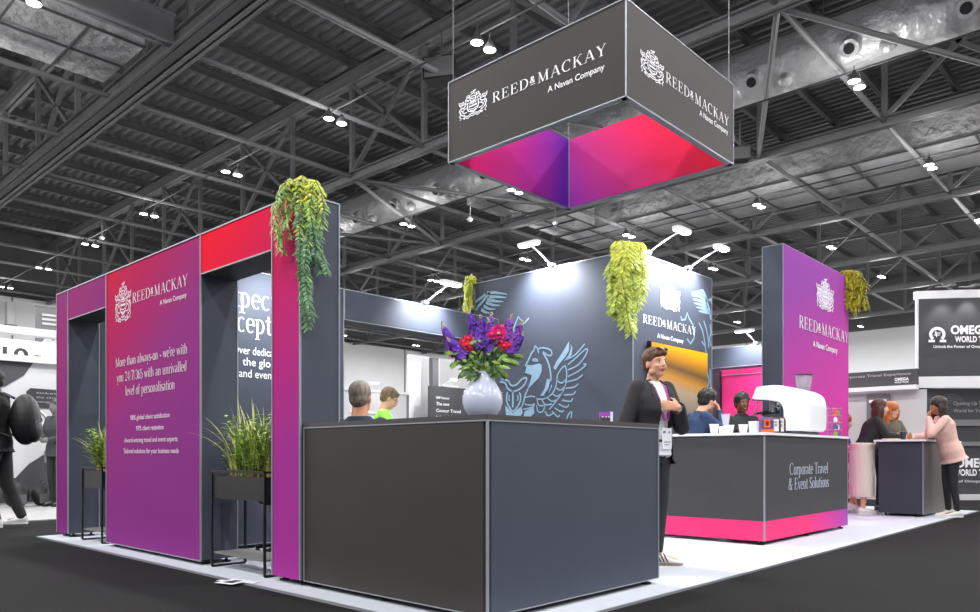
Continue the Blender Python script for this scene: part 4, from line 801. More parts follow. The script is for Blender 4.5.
# vase and flowers
vx, vy = 2.965, 2.80
t = thing('flower_vase', 'round pale lilac glazed vase on the near corner of the front counter', 'vase', (vx, vy, 1.053))
M_glz = mat('lilac_glaze', (196,202,224), 0.12, noise=0.06, nscale=9)
part('vase_body', G().lathe([(0.002,0.0),(0.060,0.0),(0.078,0.012),(0.098,0.042),(0.109,0.078),(0.108,0.108),(0.098,0.140),(0.082,0.170),(0.067,0.195),(0.057,0.216),(0.053,0.236),(0.054,0.246),(0.048,0.245),(0.046,0.225),(0.048,0.2)], n=40, cap=False), M_glz, t, smooth=True)
part('dotted_glaze', merge(*[G().ell((0.1085*math.cos(a)*c, 0.1085*math.sin(a)*c, z), (0.0018,0,0),(0,0.0018,0),(0,0,0.0018),6,4) for a, z, c in [(rnd.uniform(2.2,5.6), z_, c_) for z_, c_ in [(0.11,1.0),(0.12,.99),(0.13,.97),(0.14,.94),(0.15,.90),(0.16,.85),(0.12,.99),(0.135,.96),(0.145,.92),(0.155,.875)]*3]]), M_let, t)
fb = thing('flower_bouquet', 'mixed bouquet of purple stocks and pink roses in the lilac vase', 'flowers', (vx, vy, 1.28))
M_pur = mat('purple_petal', (98,38,168), 0.6, noise=0.35, nscale=30); M_pur2 = mat('violet_petal', (132,62,176), 0.6, noise=0.3, nscale=30)
M_pink = mat('hot_pink_petal', (232,46,140), 0.5, noise=0.2, nscale=30); M_rose = mat('coral_rose_petal', (232,44,84), 0.5, noise=0.2, nscale=30); M_bud = mat('cream_bud', (178,176,120), 0.6)
rt = V((0.679,-0.734,0)); fw = V((-0.734,-0.679,0))
def spot2(u, z, o): return V((vx,vy,0)) + rt*u + fw*o + V((0,0,z))
mouth = V((vx,vy,1.27))
gs = G(); lv = G(); lv2 = G()
def floret(g, c, r, d, rn_):
    d = V(d).normalized(); a = d.orthogonal().normalized(); b = d.cross(a); ph = rn_.uniform(0, 6)
    for k in range(5):
        t_ = ph + k*1.2566; q = a*math.cos(t_) + b*math.sin(t_); leaf(g, c, q + d*0.5, d, r, r*0.95, 0.35)
def spike(base, tip, r, m_, nm, n=46, bud=True):
    g = G(); bt, tp = V(base), V(tip); gs.path([mouth, mouth.lerp(bt, .5) + V((0,0,.02)), bt, tp], 0.003, 5)
    ax = (tp-bt).normalized(); a = ax.orthogonal().normalized(); b = ax.cross(a)
    for k in range(n):
        f = k/n; t_ = k*2.4; rr = r*(1 - 0.55*f); d = a*math.cos(t_) + b*math.sin(t_); floret(g, bt.lerp(tp, f) + d*rr*(.55+.35*rnd.random()) , 0.026*(1-0.42*f)*rnd.uniform(.8,1.15), d + ax*0.3, rnd)
    o = part(nm, g, m_, fb, True)
    if bud:
        g2 = G()
        for k in range(7): g2.ball(tp + ax*(0.004+0.004*k) + a*rnd.uniform(-.006,.006) + b*rnd.uniform(-.006,.006), 0.0048, 7, 5)
        part('bud_tip', g2, M_bud, o, True, smooth=True)
spike(spot2(-.03,1.44,.0), spot2(-.065,1.60,.02), .034, M_pur, 'purple_flower_spike', 60)
spike(spot2(-.01,1.43,.03), spot2(-.01,1.57,.04), .036, M_pur, 'purple_flower_spike', 60)
spike(spot2(.035,1.41,.03), spot2(.03,1.55,.05), .036, M_pur, 'purple_flower_spike', 64)
spike(spot2(.02,1.47,-.04), spot2(.045,1.60,-.05), .03, M_pur2, 'violet_flower_spike', 44)
spike(spot2(-.13,1.40,.02), spot2(-.205,1.52,.02), .036, M_pur, 'purple_flower_spike', 66)
spike(spot2(-.11,1.37,.05), spot2(-.17,1.45,.06), .034, M_pur, 'purple_flower_spike', 50)
spike(spot2(-.17,1.42,-.03), spot2(-.215,1.55,-.03), .022, M_pur2, 'violet_flower_spike', 30)
spike(spot2(.12,1.45,.0), spot2(.15,1.58,.0), .026, M_pur2, 'violet_flower_spike', 36)
spike(spot2(.16,1.43,.02), spot2(.205,1.545,.02), .026, M_pur2, 'violet_flower_spike', 36)
spike(spot2(.16,1.40,.04), spot2(.21,1.48,.04), .024, M_pur, 'purple_flower_spike', 34)
def rose(c, r, m_, nm):
    g = G(); c = V(c)
    for k in range(26):
        f = k/26; t_ = k*2.4; d = fw*(1.15-f) + rt*math.cos(t_)*f*1.4 + V((0,0,math.sin(t_)*f*1.4)); leaf(g, c - fw*0.01, d, fw, r*(0.5+0.6*f), r*0.7, -0.3+0.5*f)
    g.ball(c, r*0.4, 10, 7); part(nm, g, m_, fb, True); gs.path([mouth, mouth.lerp(c,.6)+V((0,0,.01)), c], 0.003, 5)
rose(spot2(.085,1.50,.075), .050, M_pink, 'pink_rose'); rose(spot2(.05,1.49,.07), .036, M_pink, 'pink_rose')
for a in ((-.075,1.47,.06),(-.10,1.455,.055),(-.085,1.435,.07),(-.065,1.42,.06),(.115,1.43,.06),(.14,1.435,.05),(.16,1.415,.05),(-.165,1.395,.05),(.10,1.45,.05)): rose(spot2(*a), .027, M_rose if a[0] > -.16 else M_pink, 'coral_rose')
rose(spot2(-.135,1.355,.05), .016, M_pink, 'pink_rose'); part('daisy_eye', G().ball(spot2(.085,1.49,.10), 0.009), M_bud, fb, True, smooth=True)
rl = random.Random(5)
for k in range(170):
    a = rl.uniform(-1, 1); u = a*0.17; z = 1.27 + rl.uniform(0.0, 0.2)*(1-0.35*abs(a)); o = rl.uniform(-.08,.09); c = spot2(u*(0.35+ (z-1.27)*3.6), z, o)
    d = rt*(a*1.1 + rl.uniform(-.4,.4)) + fw*rl.uniform(-.3,.8) + V((0,0,rl.uniform(-.5,.9))); leaf(lv if k % 3 else lv2, c, d, fw + V((0,0,.5)), rl.uniform(.035,.065), rl.uniform(.016,.028))
for (u0,z0,u1,z1) in ((-.06,1.36,-.12,1.27),(-.08,1.38,-.17,1.33),(.05,1.35,.13,1.27),(.08,1.38,.19,1.34),(.1,1.40,.21,1.38),(-.10,1.41,-.19,1.40)):
    p0, p1 = spot2(u0,z0,.04), spot2(u1,z1,.06); gs.path([mouth, p0, p1], .002, 4)
    for i in range(4):
        for s in (-1,1): leaf(lv, p0.lerp(p1, .3+.7*i/5), (p1-p0).normalized()*.8 + V((0,0,-.3)) + fw*s*.5 + rt*.3*s, fw, rl.uniform(.04,.055), .02)
part('stems', gs, mat('bouquet_stem', (92,130,60), .6), fb, True)
part('leaves', lv, mat('bouquet_leaf', (122,156,70), .5, noise=.3, nscale=12), fb, True); part('leaves', lv2, mat('dark_bouquet_leaf', (58,92,44), .5, noise=.3, nscale=12), fb, True)
# sweets box on the counter
t = thing('leaflet_holder', 'small purple and white box on the front counter by the standing woman', 'box', (3.87, 2.62, 1.053), R(-47))
part('tray', G().box(-.035,.025,-.02,.02,0,.03), mat('box_grey', (70,66,72), .5), t); part('lid', G().box(-.035,.025,-.022,.022,.03,.058), mat('violet_card', (170,70,190), .5), t); part('card', G().box(.026,.042,-.02,.02,0,.06), M_let, t); part('drops', G().ball((-.02,-.021,.028),.005,6,4).ball((0,-.021,.028),.005,6,4).ball((.018,-.021,.028),.005,6,4), M_let, t)
# floor paper by the archway
t = thing('floor_notice', 'white paper notice with black print stuck on the carpet edge', 'notice', (2.53, 4.62, 0.014), R(15))
part('paper', G().box(-.11,.06,-.07,.09,0,.002), M_let, t); part('print', G().box(-.08,-.02,-.03,.05,.002,.003).box(-.01,.02,-.02,.04,.002,.003), M_letd, t); part('tape', G().box(-.02,.05,-.15,-.07,0,.002), M_let, t); part('tape', G().box(-.05,-.01,.09,.14,0,.002), M_let, t)

# ---------------------------------------------------------------- on the bar
t = thing('espresso_machine', 'large glossy white espresso machine on the coffee bar', 'coffee machine', (8.37, 3.35, 1.061))
prof = [(3.69,1.50),(3.66,1.55),(3.625,1.615),(3.57,1.628),(3.373,1.636),(3.228,1.622),(3.086,1.592),(2.96,1.562),(2.88,1.53),(2.835,1.49),(2.81,1.44),(2.80,1.38),(2.80,1.17),(2.81,1.13),(2.85,1.108),(3.19,1.115),(3.21,1.14),(3.19,1.2),(3.18,1.27),(3.185,1.34),(3.20,1.385),(3.225,1.42),(3.27,1.445),(3.36,1.46),(3.5,1.475),(3.6,1.48)]
M_ws = mat('glossy_white_shell', (246,246,250), 0.18)
g = G(); m = len(prof); prof = [(3.00 + (a-2.80)*0.74, b) for a, b in prof]; lay = [(8.10,0.93),(8.12,0.985),(8.16,1.0),(8.58,1.0),(8.62,0.985),(8.64,0.93)]; cy_, cz_ = 3.33, 1.38
for x, s in lay: g.v += [(x, cy_+(a-cy_)*(s if s > .95 else s*1.03), cz_+(b-cz_)*(s if s > .95 else s*1.03)) for a, b in prof]
for j in range(len(lay)-1):
    for i in range(m): g.f.append((j*m+i, j*m+(i+1)%m, (j+1)*m+(i+1)%m, (j+1)*m+i))
g.f.append(tuple(range(m))[::-1]); g.f.append(tuple((len(lay)-1)*m+i for i in range(m)))
part('shell', g, M_ws, t, True, smooth=True)
M_chr = mat('chrome', (200,204,210), 0.15, metal=1.0)
part('base', G().box(8.15,8.6,3.08,3.62,1.075,1.11), mat('machine_base', (60,62,66), .4), t, True, bevel=.005)
for x in (8.19,8.56):
    for y in (3.11,3.46): part('foot', G().tube((x,y,1.061),(x,y,1.08),.022,n=12), M_chr, t, True)
part('back_plate', G().box(8.18,8.56,3.32,3.35,1.11,1.42), mat('blue_steel_plate', (70,84,120), .3, metal=.6), t, True)
part('drip_tray', G().box(8.16,8.58,3.35,3.66,1.11,1.135), M_chr, t, True)
for x in (8.25,8.45):
    gh = part('group_head', G().tube((x,3.46,1.46),(x,3.46,1.36),.045,.04,16).tube((x,3.36,1.40),(x,3.46,1.40),.03,n=12), M_chr, t, True, smooth=True)
    part('portafilter', G().tube((x,3.46,1.335),(x,3.46,1.36),.045,n=16), M_chr, t, True)
    part('portafilter_handle', G().tube((x,3.50,1.345),(x,3.68,1.325),.011,.015,10), M_black, t, True)
part('knob', G().ball((8.15,3.38,1.33),.022), M_black, t, True, smooth=True); part('knob', G().ball((8.15,3.42,1.24),.022), M_black, t, True, smooth=True); part('steam_wand', G().path([(8.16,3.6,1.46),(8.14,3.62,1.35),(8.13,3.60,1.2)],.007,8), M_chr, t, True, smooth=True)
part('side_trim', G().path([(8.095,3.64,1.475),(8.095,3.46,1.458),(8.095,3.36,1.43),(8.095,3.32,1.37),(8.095,3.305,1.27),(8.095,3.32,1.16)],.008,8), mat('dark_chrome', (90,96,110), .2, metal=.9), t, True, smooth=True)
t.location.x += 0.22
t = thing('coffee_grinder', 'coffee grinder with clear bean hopper standing behind the espresso machine', 'grinder', (9.03, 3.33, 1.061))
part('grinder_body', G().lathe([(.002,0),(.09,0),(.09,.03),(.075,.06),(.075,.42),(.06,.46),(.055,.52),(.002,.52)], n=20), mat('grinder_grey', (190,192,196), .3, metal=.5), t, smooth=True)
part('hopper', G().lathe([(.055,.52),(.075,.56),(.09,.66),(.1,.72),(.098,.72),(.088,.66),(.073,.565),(.054,.525)], n=24, cap=False), mat('clear_plastic', (225,222,236), .05, alpha=.35), t, smooth=True)
part('lid', G().lathe([(.002,.72),(.105,.72),(.105,.735),(.002,.74)], n=24), mat('smoky_lid', (60,58,66), .3), t, smooth=True)
part('beans', G().lathe([(.002,.53),(.056,.53),(.07,.565),(.05,.6),(.002,.61)], n=20), mat('coffee_beans', (70,46,34), .6, noise=.5, nscale=120), t, smooth=True)
def bag(loc, label, body, lab_, w_=.1, h_=.15):
    t = thing('coffee_packet', label, 'packet', loc, R(-40)); d_ = .05
    g = G(); P = [(-w_/2,-d_/2),(w_/2,-d_/2),(w_/2,d_/2),(-w_/2,d_/2)]
    for z, sx, sy in ((0,.94,.9),(.01,1,1),(h_*.8,1,.95),(h_*.93,.98,.35),(h_,.97,.12)): g.v += [(a*sx,b*sy,z) for a, b in P]
    for j in range(4):
        for i in range(4): g.f.append((j*4+i, j*4+(i+1)%4, j*4+4+(i+1)%4, j*4+4+i))
    g.f += [(3,2,1,0),(16,17,18,19)]; part('packet_body', g, body, t)
    for nm, (x0, x1, z0, z1), m_ in lab_: part(nm, G().box(x0*w_,x1*w_,-d_/2-.003,-d_/2+.002,z0*h_,z1*h_), m_, t)
M_or = mat('orange_print', (236,104,36), .5); M_pl = mat('plum_packet', (92,66,120), .5); M_br = mat('brown_packet', (62,34,32), .5); M_bl = mat('blue_mark', (60,110,150), .5)
bag((7.09,2.965,1.061), 'orange and purple coffee packet at the corner of the bar', M_pl, [('orange_band',(-.5,.5,0,.22),M_or),('round_print',(-.3,.2,.35,.85),M_or),('dark_print',(-.18,.08,.45,.75),M_br)], .125, .15)
bag((7.20,2.935,1.061), 'brown coffee packet with white label, beside the orange packet', M_br, [('label_patch',(-.25,.3,.1,.85),M_let),('mark',(-.1,.15,.4,.55),M_bl),('orange_mark',(-.15,.2,.62,.72),M_or)], .11, .155)
bag((7.30,2.925,1.061), 'brown coffee packet with white label, nearest the espresso machine', M_br, [('label_patch',(-.3,.3,.1,.9),M_let),('mark',(-.12,.15,.4,.55),M_bl),('orange_mark',(-.2,.2,.65,.76),M_or)], .11, .158)
def cupm(loc, label, r=.04, h=.09, group=None, m_=None):
    return single('paper_cup', G().lathe([(r*.72,0),(r,h),(r*1.06,h),(r*1.06,h+.006),(r*.94,h+.006),(r*.66,.006),(.001,.006)], c=(0,0,0), n=18), m_ or M_ws, label, 'cup', group, smooth=True)
for i, (x, y, l, s) in enumerate([(6.93,3.42,'white cup farthest along the bar from the packets',(.045,.085)),(7.0,3.30,'wide white cup under the clear plastic cup on the bar',(.05,.075)),(7.08,3.19,'white cup between the clear cup and the tall white jug',(.045,.08))]):
    c = cupm((x,y,1.061), l, *s); c.location = (x, y, 1.061)
b_ = single('white_tub', G().lathe([(.002,0),(.052,0),(.055,.02),(.058,.105),(.062,.108),(.062,.115),(.002,.118)], n=22), M_ws, 'white lidded tub standing behind the orange packet on the bar', 'tub', smooth=True); b_.location = (7.14,3.10,1.061)
b_ = single('clear_cup', G().lathe([(.028,0),(.042,.1),(.045,.12),(.042,.12),(.039,.1),(.025,.004)], n=18, cap=False), mat('clear_plastic', (225,222,236)), 'clear plastic cup held up by the barista over the bar', 'cup', smooth=True); b_.location = (7.14,3.40,1.14)
bx_ = single('napkin_box', G().box(-.05,.05,-.05,.05,0,.075), M_ws, 'plain white box under the clear plastic cup on the bar', 'box', bevel=.004); bx_.location = (7.14,3.40,1.061)
# glass rack
t = thing('glass_rack', 'narrow glass display rack at the far end of the coffee bar', 'rack', (9.055, 2.99, 1.061))
for i in range(5): part('shelf', G().box(-.06,.07,-.06,.06,.08*i,.08*i+.006), mat('clear_plastic', (225,222,236)), t)
for x in (-.055,.065):
    for y in (-.055,.055): part('upright', G().tube((x,y,0),(x,y,.35),.004,n=6), M_chr, t)
for i in range(4):
    for x in (-.03,.035): single('coloured_jar', G().lathe([(.002,0),(.022,0),(.022,.04),(.012,.05),(.012,.058),(.002,.06)], n=12), [M_lf,M_bl,M_let,M_or][(i + (x > 0)) % 4], ['small jar on the %s shelf of the glass rack, machine side','small jar on the %s shelf of the glass rack, aisle side'][x > 0] % ['lowest','second','third','fourth'][i], 'jar', 'jars in the glass rack', smooth=True).location = (9.055+x, 2.97, 1.068+.08*i)
# on the bar table
b_ = single('paper_cup', G().lathe([(.03,0),(.042,.10),(.045,.10),(.045,.115),(.03,.12),(.002,.12)], n=18), mat('navy_cup', (40,48,66), .5), 'dark takeaway cup on the white bar table among the women', 'cup', smooth=True); b_.location = (11.75,2.95,1.061)
b_ = single('open_folder', G().box(-.16,.16,-.11,.11,0,.012).box(-.15,-.01,-.1,.1,.012,.016), mat('cream_paper', (226,212,176), .8), 'cream coloured folder lying on the white bar table', 'folder'); b_.location = (11.5,3.05,1.061); b_.rotation_euler = (0,0,.3)
def shellchair(loc, rz, label):
    t = thing('shell_chair', label, 'chair', loc, rz)
    g = G(); n = 10; rows = []
    for i, (x, z, w_) in enumerate([(.22,.72,.2),(.20,.74,.23),(0,.69,.24),(-.14,.70,.24),(-.2,.76,.235),(-.235,.92,.225),(-.26,1.08,.19)]):
        for j in range(n+1): u = -1 + 2*j/n; g.v.append((x + (.06*u*u if i > 3 else 0), u*w_, z + (.10*u*u*(1 if i < 4 else .3))))
    for i in range(6):
        for j in range(n): a = i*(n+1)+j; g.f.append((a, a+1, a+n+2, a+n+1))
    o = part('seat_shell', g, M_black, t, smooth=True); m = o.modifiers.new('thick', 'SOLIDIFY'); m.thickness = .012
    for sx, sy in ((1,1),(1,-1),(-1,1),(-1,-1)): part('leg', G().tube((sx*.08,sy*.1,.70),(sx*.24,sy*.22,0),.016,.011,10), mat('oak_wood', (190,126,66), .5, noise=.2, nscale=10), t, smooth=True)
    part('footrest', G().path([(.2,.19,.26),(-.2,.19,.26),(-.2,-.19,.26),(.2,-.19,.26),(.2,.19,.26)],.007,6), M_black, t)
    return t
shellchair((12.25,3.98,0.012), R(-80), 'high black shell chair with oak legs behind the coffee bar end')
def officechair(loc, rz, label):
    t = thing('desk_chair', label, 'chair', loc, rz)
    part('seat', G().rbox(-.22,.24,-.22,.22,.44,.5,.08), M_black, t, bevel=0); part('backrest', G().prism([(-.20,-.2),(-.24,0),(-.20,.2),(-.225,.2),(-.265,0),(-.225,-.2)], lambda p: (p[0],p[1],.55), lambda p: (p[0]-.06,p[1],1.0)), M_black, t)
    part('back_post', G().bar((-.18,0,.45),(-.26,0,.75),.05,.02), M_steel_d, t); part('gas_post', G().tube((0,0,.1),(0,0,.44),.03,n=12), M_steel_d, t)
    for k in range(5): a = R(72*k); part('base_leg', G().bar((0,0,.11),(.28*math.cos(a),.28*math.sin(a),.07),.04,.025), M_black, t); part('caster', G().ball((.28*math.cos(a),.28*math.sin(a),.03),.03,10,8), M_black, t, smooth=True)
    for s in (-1,1): part('arm_loop', G().path([(-.12,s*.24,.46),(-.15,s*.27,.56),(-.1,s*.27,.66),(.1,s*.27,.67),(.16,s*.27,.6),(.12,s*.25,.46)],.014,8), M_black, t, smooth=True)
    return t
officechair((3.45,5.46,0.012), R(-20), 'black desk chair seen through the near archway behind the planter')
# ================================================================ PEOPLE
def bake(o, voxel=None, smooth_it=4, cut=None, solid=0.0, fac=0.6):
    """remesh the joined shapes into one continuous skin, relax it, keep it as plain mesh"""
    if voxel: r = o.modifiers.new('r', 'REMESH'); r.mode = 'VOXEL'; r.voxel_size = voxel
    s = o.modifiers.new('s', 'SMOOTH'); s.factor = fac; s.iterations = smooth_it
    dg = bpy.context.evaluated_depsgraph_get(); me = bpy.data.meshes.new_from_object(o.evaluated_get(dg)); old = o.data; o.modifiers.clear(); o.data = me
    bpy.data.meshes.remove(old)
    if cut:
        bm = bmesh.new(); bm.from_mesh(me); bmesh.ops.delete(bm, geom=[f for f in bm.faces if cut(f.calc_center_median())], context='FACES'); bm.to_mesh(me); bm.free()
    if solid: m = o.modifiers.new('t', 'SOLIDIFY'); m.thickness = solid; m.offset = 1
    for p in me.polygons: p.use_smooth = True
    return o
ZU = V((0,0,1))
def rotv(v, yaw, pitch=0, roll=0):
    return Matrix.Rotation(R(yaw), 3, 'Z') @ Matrix.Rotation(R(pitch), 3, 'Y') @ Matrix.Rotation(R(roll), 3, 'X') @ V(v)
def std(**kw):
    J = dict(pelvis=(0,0,.93), chest=(0.01,0,1.22), neck=(0,0,1.42), head=(.025,0,1.575), sl=(0,.175,1.375), sr=(0,-.175,1.375), el=(-.02,.23,1.10), er=(-.02,-.23,1.10), wl=(.05,.23,.87), wr=(.05,-.23,.87),
             hl=(0,.09,.91), hr=(0,-.09,.91), kl=(.015,.10,.50), kr=(.015,-.10,.50), al=(-.02,.105,.09), ar=(-.02,-.105,.09), tl=0, tr=0, hy=0, hp=0, hroll=0)
    J.update(kw); return {k: (V(v) if isinstance(v, tuple) else v) for k, v in J.items()}
def torso(g, J, e=0.0, z0=0.0, w=1.0, bust=0.0, hem=None, flare=0.0):
    left = (J['sl'] - J['sr']); left.normalize(); hl = (J['hl'] - J['hr']).normalized(); pel, ch, nk = J['pelvis'], J['chest'], J['neck']
    def ring(c, a, b, lf, ax): f = lf.cross(ax).normalized(); return (c, f*(a+e), lf*(b*w+e))
    ax1 = (ch - pel).normalized(); ax2 = (nk - ch).normalized(); rs = []
    if hem is not None: rs.append(ring(pel - ax1*hem, .125+flare, .175+flare, hl, ax1))
    rs += [ring(pel - ax1*.10, .11, .165, hl, ax1), ring(pel, .115, .165, hl, ax1), ring(pel.lerp(ch, .45), .093, .132, hl.lerp(left,.4), ax1), ring(pel.lerp(ch, .75), .105, .142, left, ax1),
           ring(ch + left.cross(ax1)*.008, .115 + bust, .155, left, ax1), ring(ch.lerp(nk, .4), .11 + bust*.4, .165, left, ax2), ring(ch.lerp(nk, .72), .082, .15, left, ax2), ring(ch.lerp(nk, .92), .06, .095, left, ax2), ring(nk + ax2*.02, .05, .055, left, ax2)]
    g.rings(rs, 24); return left
def hand(g, w, d, n, thumb, s=1.0, curl=(20,35), spread=1.0, fr=.0088):
    """palm from wrist w along d, palm facing n, thumb on side `thumb`; five separate bent fingers"""
    w, d, n, th = V(w), V(d).normalized(), V(n).normalized(), V(thumb).normalized(); n = (n - d*n.dot(d)).normalized(); th = d.cross(n) * (1 if d.cross(n).dot(th) > 0 else -1)
    k = w + d*.085*s
    g.rings([(w - d*.01, th*.026*s, n*.018*s), (w + d*.03*s, th*.036*s, n*.016*s), (w + d*.065*s, th*.041*s, n*.014*s), (k, th*.040*s, n*.011*s)], 14)
    for i, (off, L) in enumerate(((.030,.070),(.0105,.079),(-.009,.073),(-.028,.057))):
        b = k + th*off*s - d*.012*s; dd = (d + th*(off*2.2)*spread).normalized(); q = n
        p1 = b + (dd*math.cos(R(curl[0])) + q*math.sin(R(curl[0])))*L*.5*s; p2 = p1 + (dd*math.cos(R(curl[0]+curl[1])) + q*math.sin(R(curl[0]+curl[1])))*L*.52*s
        g.capsule(b, p1, fr*s, fr*.95*s, 10); g.capsule(p1, p2, fr*.95*s, fr*.8*s, 10)
    b = w + d*.022*s + th*.026*s; p1 = b + (d*.62 + th*.75 + n*.25).normalized()*.038*s; p2 = p1 + (d*.9 + th*.25 + n*.35).normalized()*.03*s
    g.capsule(b, p1, .0125*s, .0105*s, 10); g.capsule(p1, p2, .0102*s, .0085*s, 10)
def head(g, J, s=1.0, fem=True):
    c = J['head']; X_ = rotv((1,0,0), J['hy'], J['hp'], J['hroll']); Y_ = rotv((0,1,0), J['hy'], J['hp'], J['hroll']); Z_ = X_.cross(Y_)
    P = lambda x, y, z: c + (X_*x + Y_*y + Z_*z)*s
    g.ell(P(-.008,0,.028), X_*.096*s, Y_*.074*s, Z_*.088*s, 20, 12); g.ell(P(.022,0,-.022), X_*.070*s, Y_*.060*s, Z_*.082*s, 18, 12)
    g.ell(P(.048,0,-.082), X_*.034*s, Y_*.032*s, Z_*.028*s, 12, 8); 
    for y in (-1, 1):
        g.ell(P(-.004,y*.075,-.012), X_*.017*s, Y_*.009*s, Z_*.031*s, 10, 8); g.ell(P(.058,y*.033,-.028), X_*.026*s, Y_*.022*s, Z_*.022*s, 10, 8); g.ell(P(.012,y*.045,-.065), X_*.034*s, Y_*.022*s, Z_*.026*s, 10, 8)
        g.capsule(P(.079,y*.012,.022), P(.072,y*.045,.022), .010*s, .008*s, 8)
    g.capsule(P(.086,0,.012), P(.103,0,-.022), .008*s, .0115*s, 10); g.ball(P(.100,.009,-.026), .0072*s, 8, 6); g.ball(P(.100,-.009,-.026), .0072*s, 8, 6)
    g.ell(P(.086,0,-.055), X_*.010*s, Y_*.022*s, Z_*.008*s, 10, 6)
    nk = J['neck']; r = .047 if fem else .056
    g.capsule(nk - (c-nk).normalized()*.04, P(-.012,0,-.05), r*1.15, r*s, 16)
    return P, X_, Y_, Z_
SKINS = {}
def person(label, loc, rz, J, skin, voxel=.008, fem=True, hs=1.0, sc=1.0, hands=None, build=1.0, hairfn=None, haircol=(60,40,28), clothes=(), face=True, lip=(176,84,80), legs=True, brow=(50,34,26), extras=None):
    t = thing('person', label, 'person', loc, rz); t.scale = (1,1,1)
    g = G(); left = torso(g, J, -.012*1.0, w=build)
    for s in 'lr':
        S, E, W_ = J['s'+s], J['e'+s], J['w'+s]
        g.capsule(S - left*(.02 if s == 'l' else -.02), E, .046*build, .036, 14); g.capsule(E, W_, .036, .024, 14)
        sg = 1 if s == 'l' else -1; d = (W_ - E).normalized()
        hd = (hands or {}).get(s) or dict(d=d, n=-left*sg, thumb=V((1,0,.2)))
        hand(g, W_, hd['d'], hd['n'], hd['thumb'], hd.get('s', .98), hd.get('curl', (18,30)), fr=max(.0088, voxel*.95))
        if legs:
            g.capsule(J['h'+s], J['k'+s], .078*build, .052, 16); g.capsule(J['k'+s], J['a'+s], .050, .034, 14); ft = rotv((1,0,0), J['t'+s]); g.capsule(J['a'+s] - V((0,0,.03)) - ft*.02, J['a'+s] - V((0,0,.05)) + ft*.13, .034, .026, 12)
    P, X_, Y_, Z_ = head(g, J, hs, fem)
    body = part('body', g, skin, t); bake(body, voxel, 3)
    if face:
        for y in (-1, 1):
            e = part('eye', G().ell(P(.0745,y*.030,.004), X_*.0095*hs, Y_*.0135*hs, Z_*.0068*hs, 10, 8), mat('eye_white', (236,234,230), .2), t, smooth=True)
            part('iris', G().ell(P(.0815,y*.031,.004), X_*.0035*hs, Y_*.0055*hs, Z_*.0058*hs, 10, 6), mat('dark_iris', (44,32,26), .2), e, smooth=True)
            part('eyebrow', G().path([P(.084,y*.014,.022), P(.0845,y*.03,.028), P(.074,y*.048,.022)], .0032*hs, 6, .0018), mat('brow_%d' % brow[0], brow, .8), t, smooth=True)
            part('upper_lid', G().path([P(.078,y*.017,.007), P(.083,y*.031,.0125), P(.073,y*.044,.006)], .0018*hs, 6), mat('lash', (40,26,22), .6), t, smooth=True)
        part('lips', G().path([P(.087,-.021,-.053), P(.0945,-.009,-.0505), P(.0955,0,-.052), P(.0945,.009,-.0505), P(.087,.021,-.053)], .0042*hs, 8).path([P(.087,-.018,-.056), P(.0945,0,-.0605), P(.087,.018,-.056)], .0042*hs, 8), mat('lips_%d' % lip[0], lip, .45), t, smooth=True)
    if hairfn:
        h = G(); hairfn(h, P, X_, Y_, Z_, hs); hm = mat('hair_%d_%d_%d' % haircol, haircol, .55, noise=.45, nscale=60, bump=.6, bscale=70, stretch=(1,1,.18)); o = part('hair', h, hm, t); bake(o, .009, 2)
    for nm, fn, m_, kw in clothes:
        c = G(); fn(c, J, left); o = part(nm, c, m_, t); bake(o, kw.pop('voxel', max(.010, voxel)), kw.pop('it', 5), **kw)
    if extras: extras(t, P, X_, Y_, Z_)
    return t
# hair styles
def hair_short(vol=.012, fringe=0.0, back=0.0):
    def f(h, P, X_, Y_, Z_, s):
        h.ell(P(-.022,0,.046), X_*(.094+vol)*s, Y_*(.076+vol)*s, Z_*(.082+vol)*s, 18, 12); h.ell(P(-.050,0,-.004), X_*(.055+vol)*s, Y_*(.068+vol*.6)*s, Z_*(.072+back)*s, 16, 10)
        if fringe: h.ell(P(.055,.010,.080), X_*.042*s, Y_*.060*s, Z_*(.022+fringe)*s, 14, 8); h.ell(P(.070,-.012,.066), X_*.022*s, Y_*.050*s, Z_*(.022+fringe*.8)*s, 12, 8)
    return f
def hair_curly(n=70, r=.022, seed=1, down=0):
    def f(h, P, X_, Y_, Z_, s):
        rn = random.Random(seed); hair_short(.012)(h, P, X_, Y_, Z_, s)
        for k in range(n):
            a = rn.uniform(0, 6.28); z = rn.uniform(-.2, 1); q = math.sqrt(max(0, 1-z*z)); x = q*math.cos(a)
            if x > .55 and z < .55: continue
            h.ball(P(-.012 + x*.100, q*math.sin(a)*.086, .04 + z*.10), r*rn.uniform(.7,1.15), 8, 6)
    return f
def hair_long(L=.32, vol=.016, wave=.01, seed=2, side=1):
    def f(h, P, X_, Y_, Z_, s):
        h.ell(P(-.02,0,.044), X_*(.096+vol)*s, Y_*(.078+vol)*s, Z_*(.084+vol)*s, 18, 12)
        rn = random.Random(seed); dn = V((0,0,-1))
        for k in range(26):
            a = R(70 + 220*k/25); x, y = math.cos(a)*.085, math.sin(a)*.088; p0 = P(x*.9-.01, y*.92, .02); l = L*rn.uniform(.85,1.1); pts = [p0]
            for i in range(1, 7): f_ = i/6; q = P(x*(1.02+.1*f_)-.012, y*(1.0+.12*f_), .02); pts.append(V((q.x, q.y, p0.z)) + dn*l*f_ + Y_*wave*math.sin(5*f_+k) + X_*wave*math.cos(4*f_+k))
            h.path(pts, .020, 8, .009)
    return f
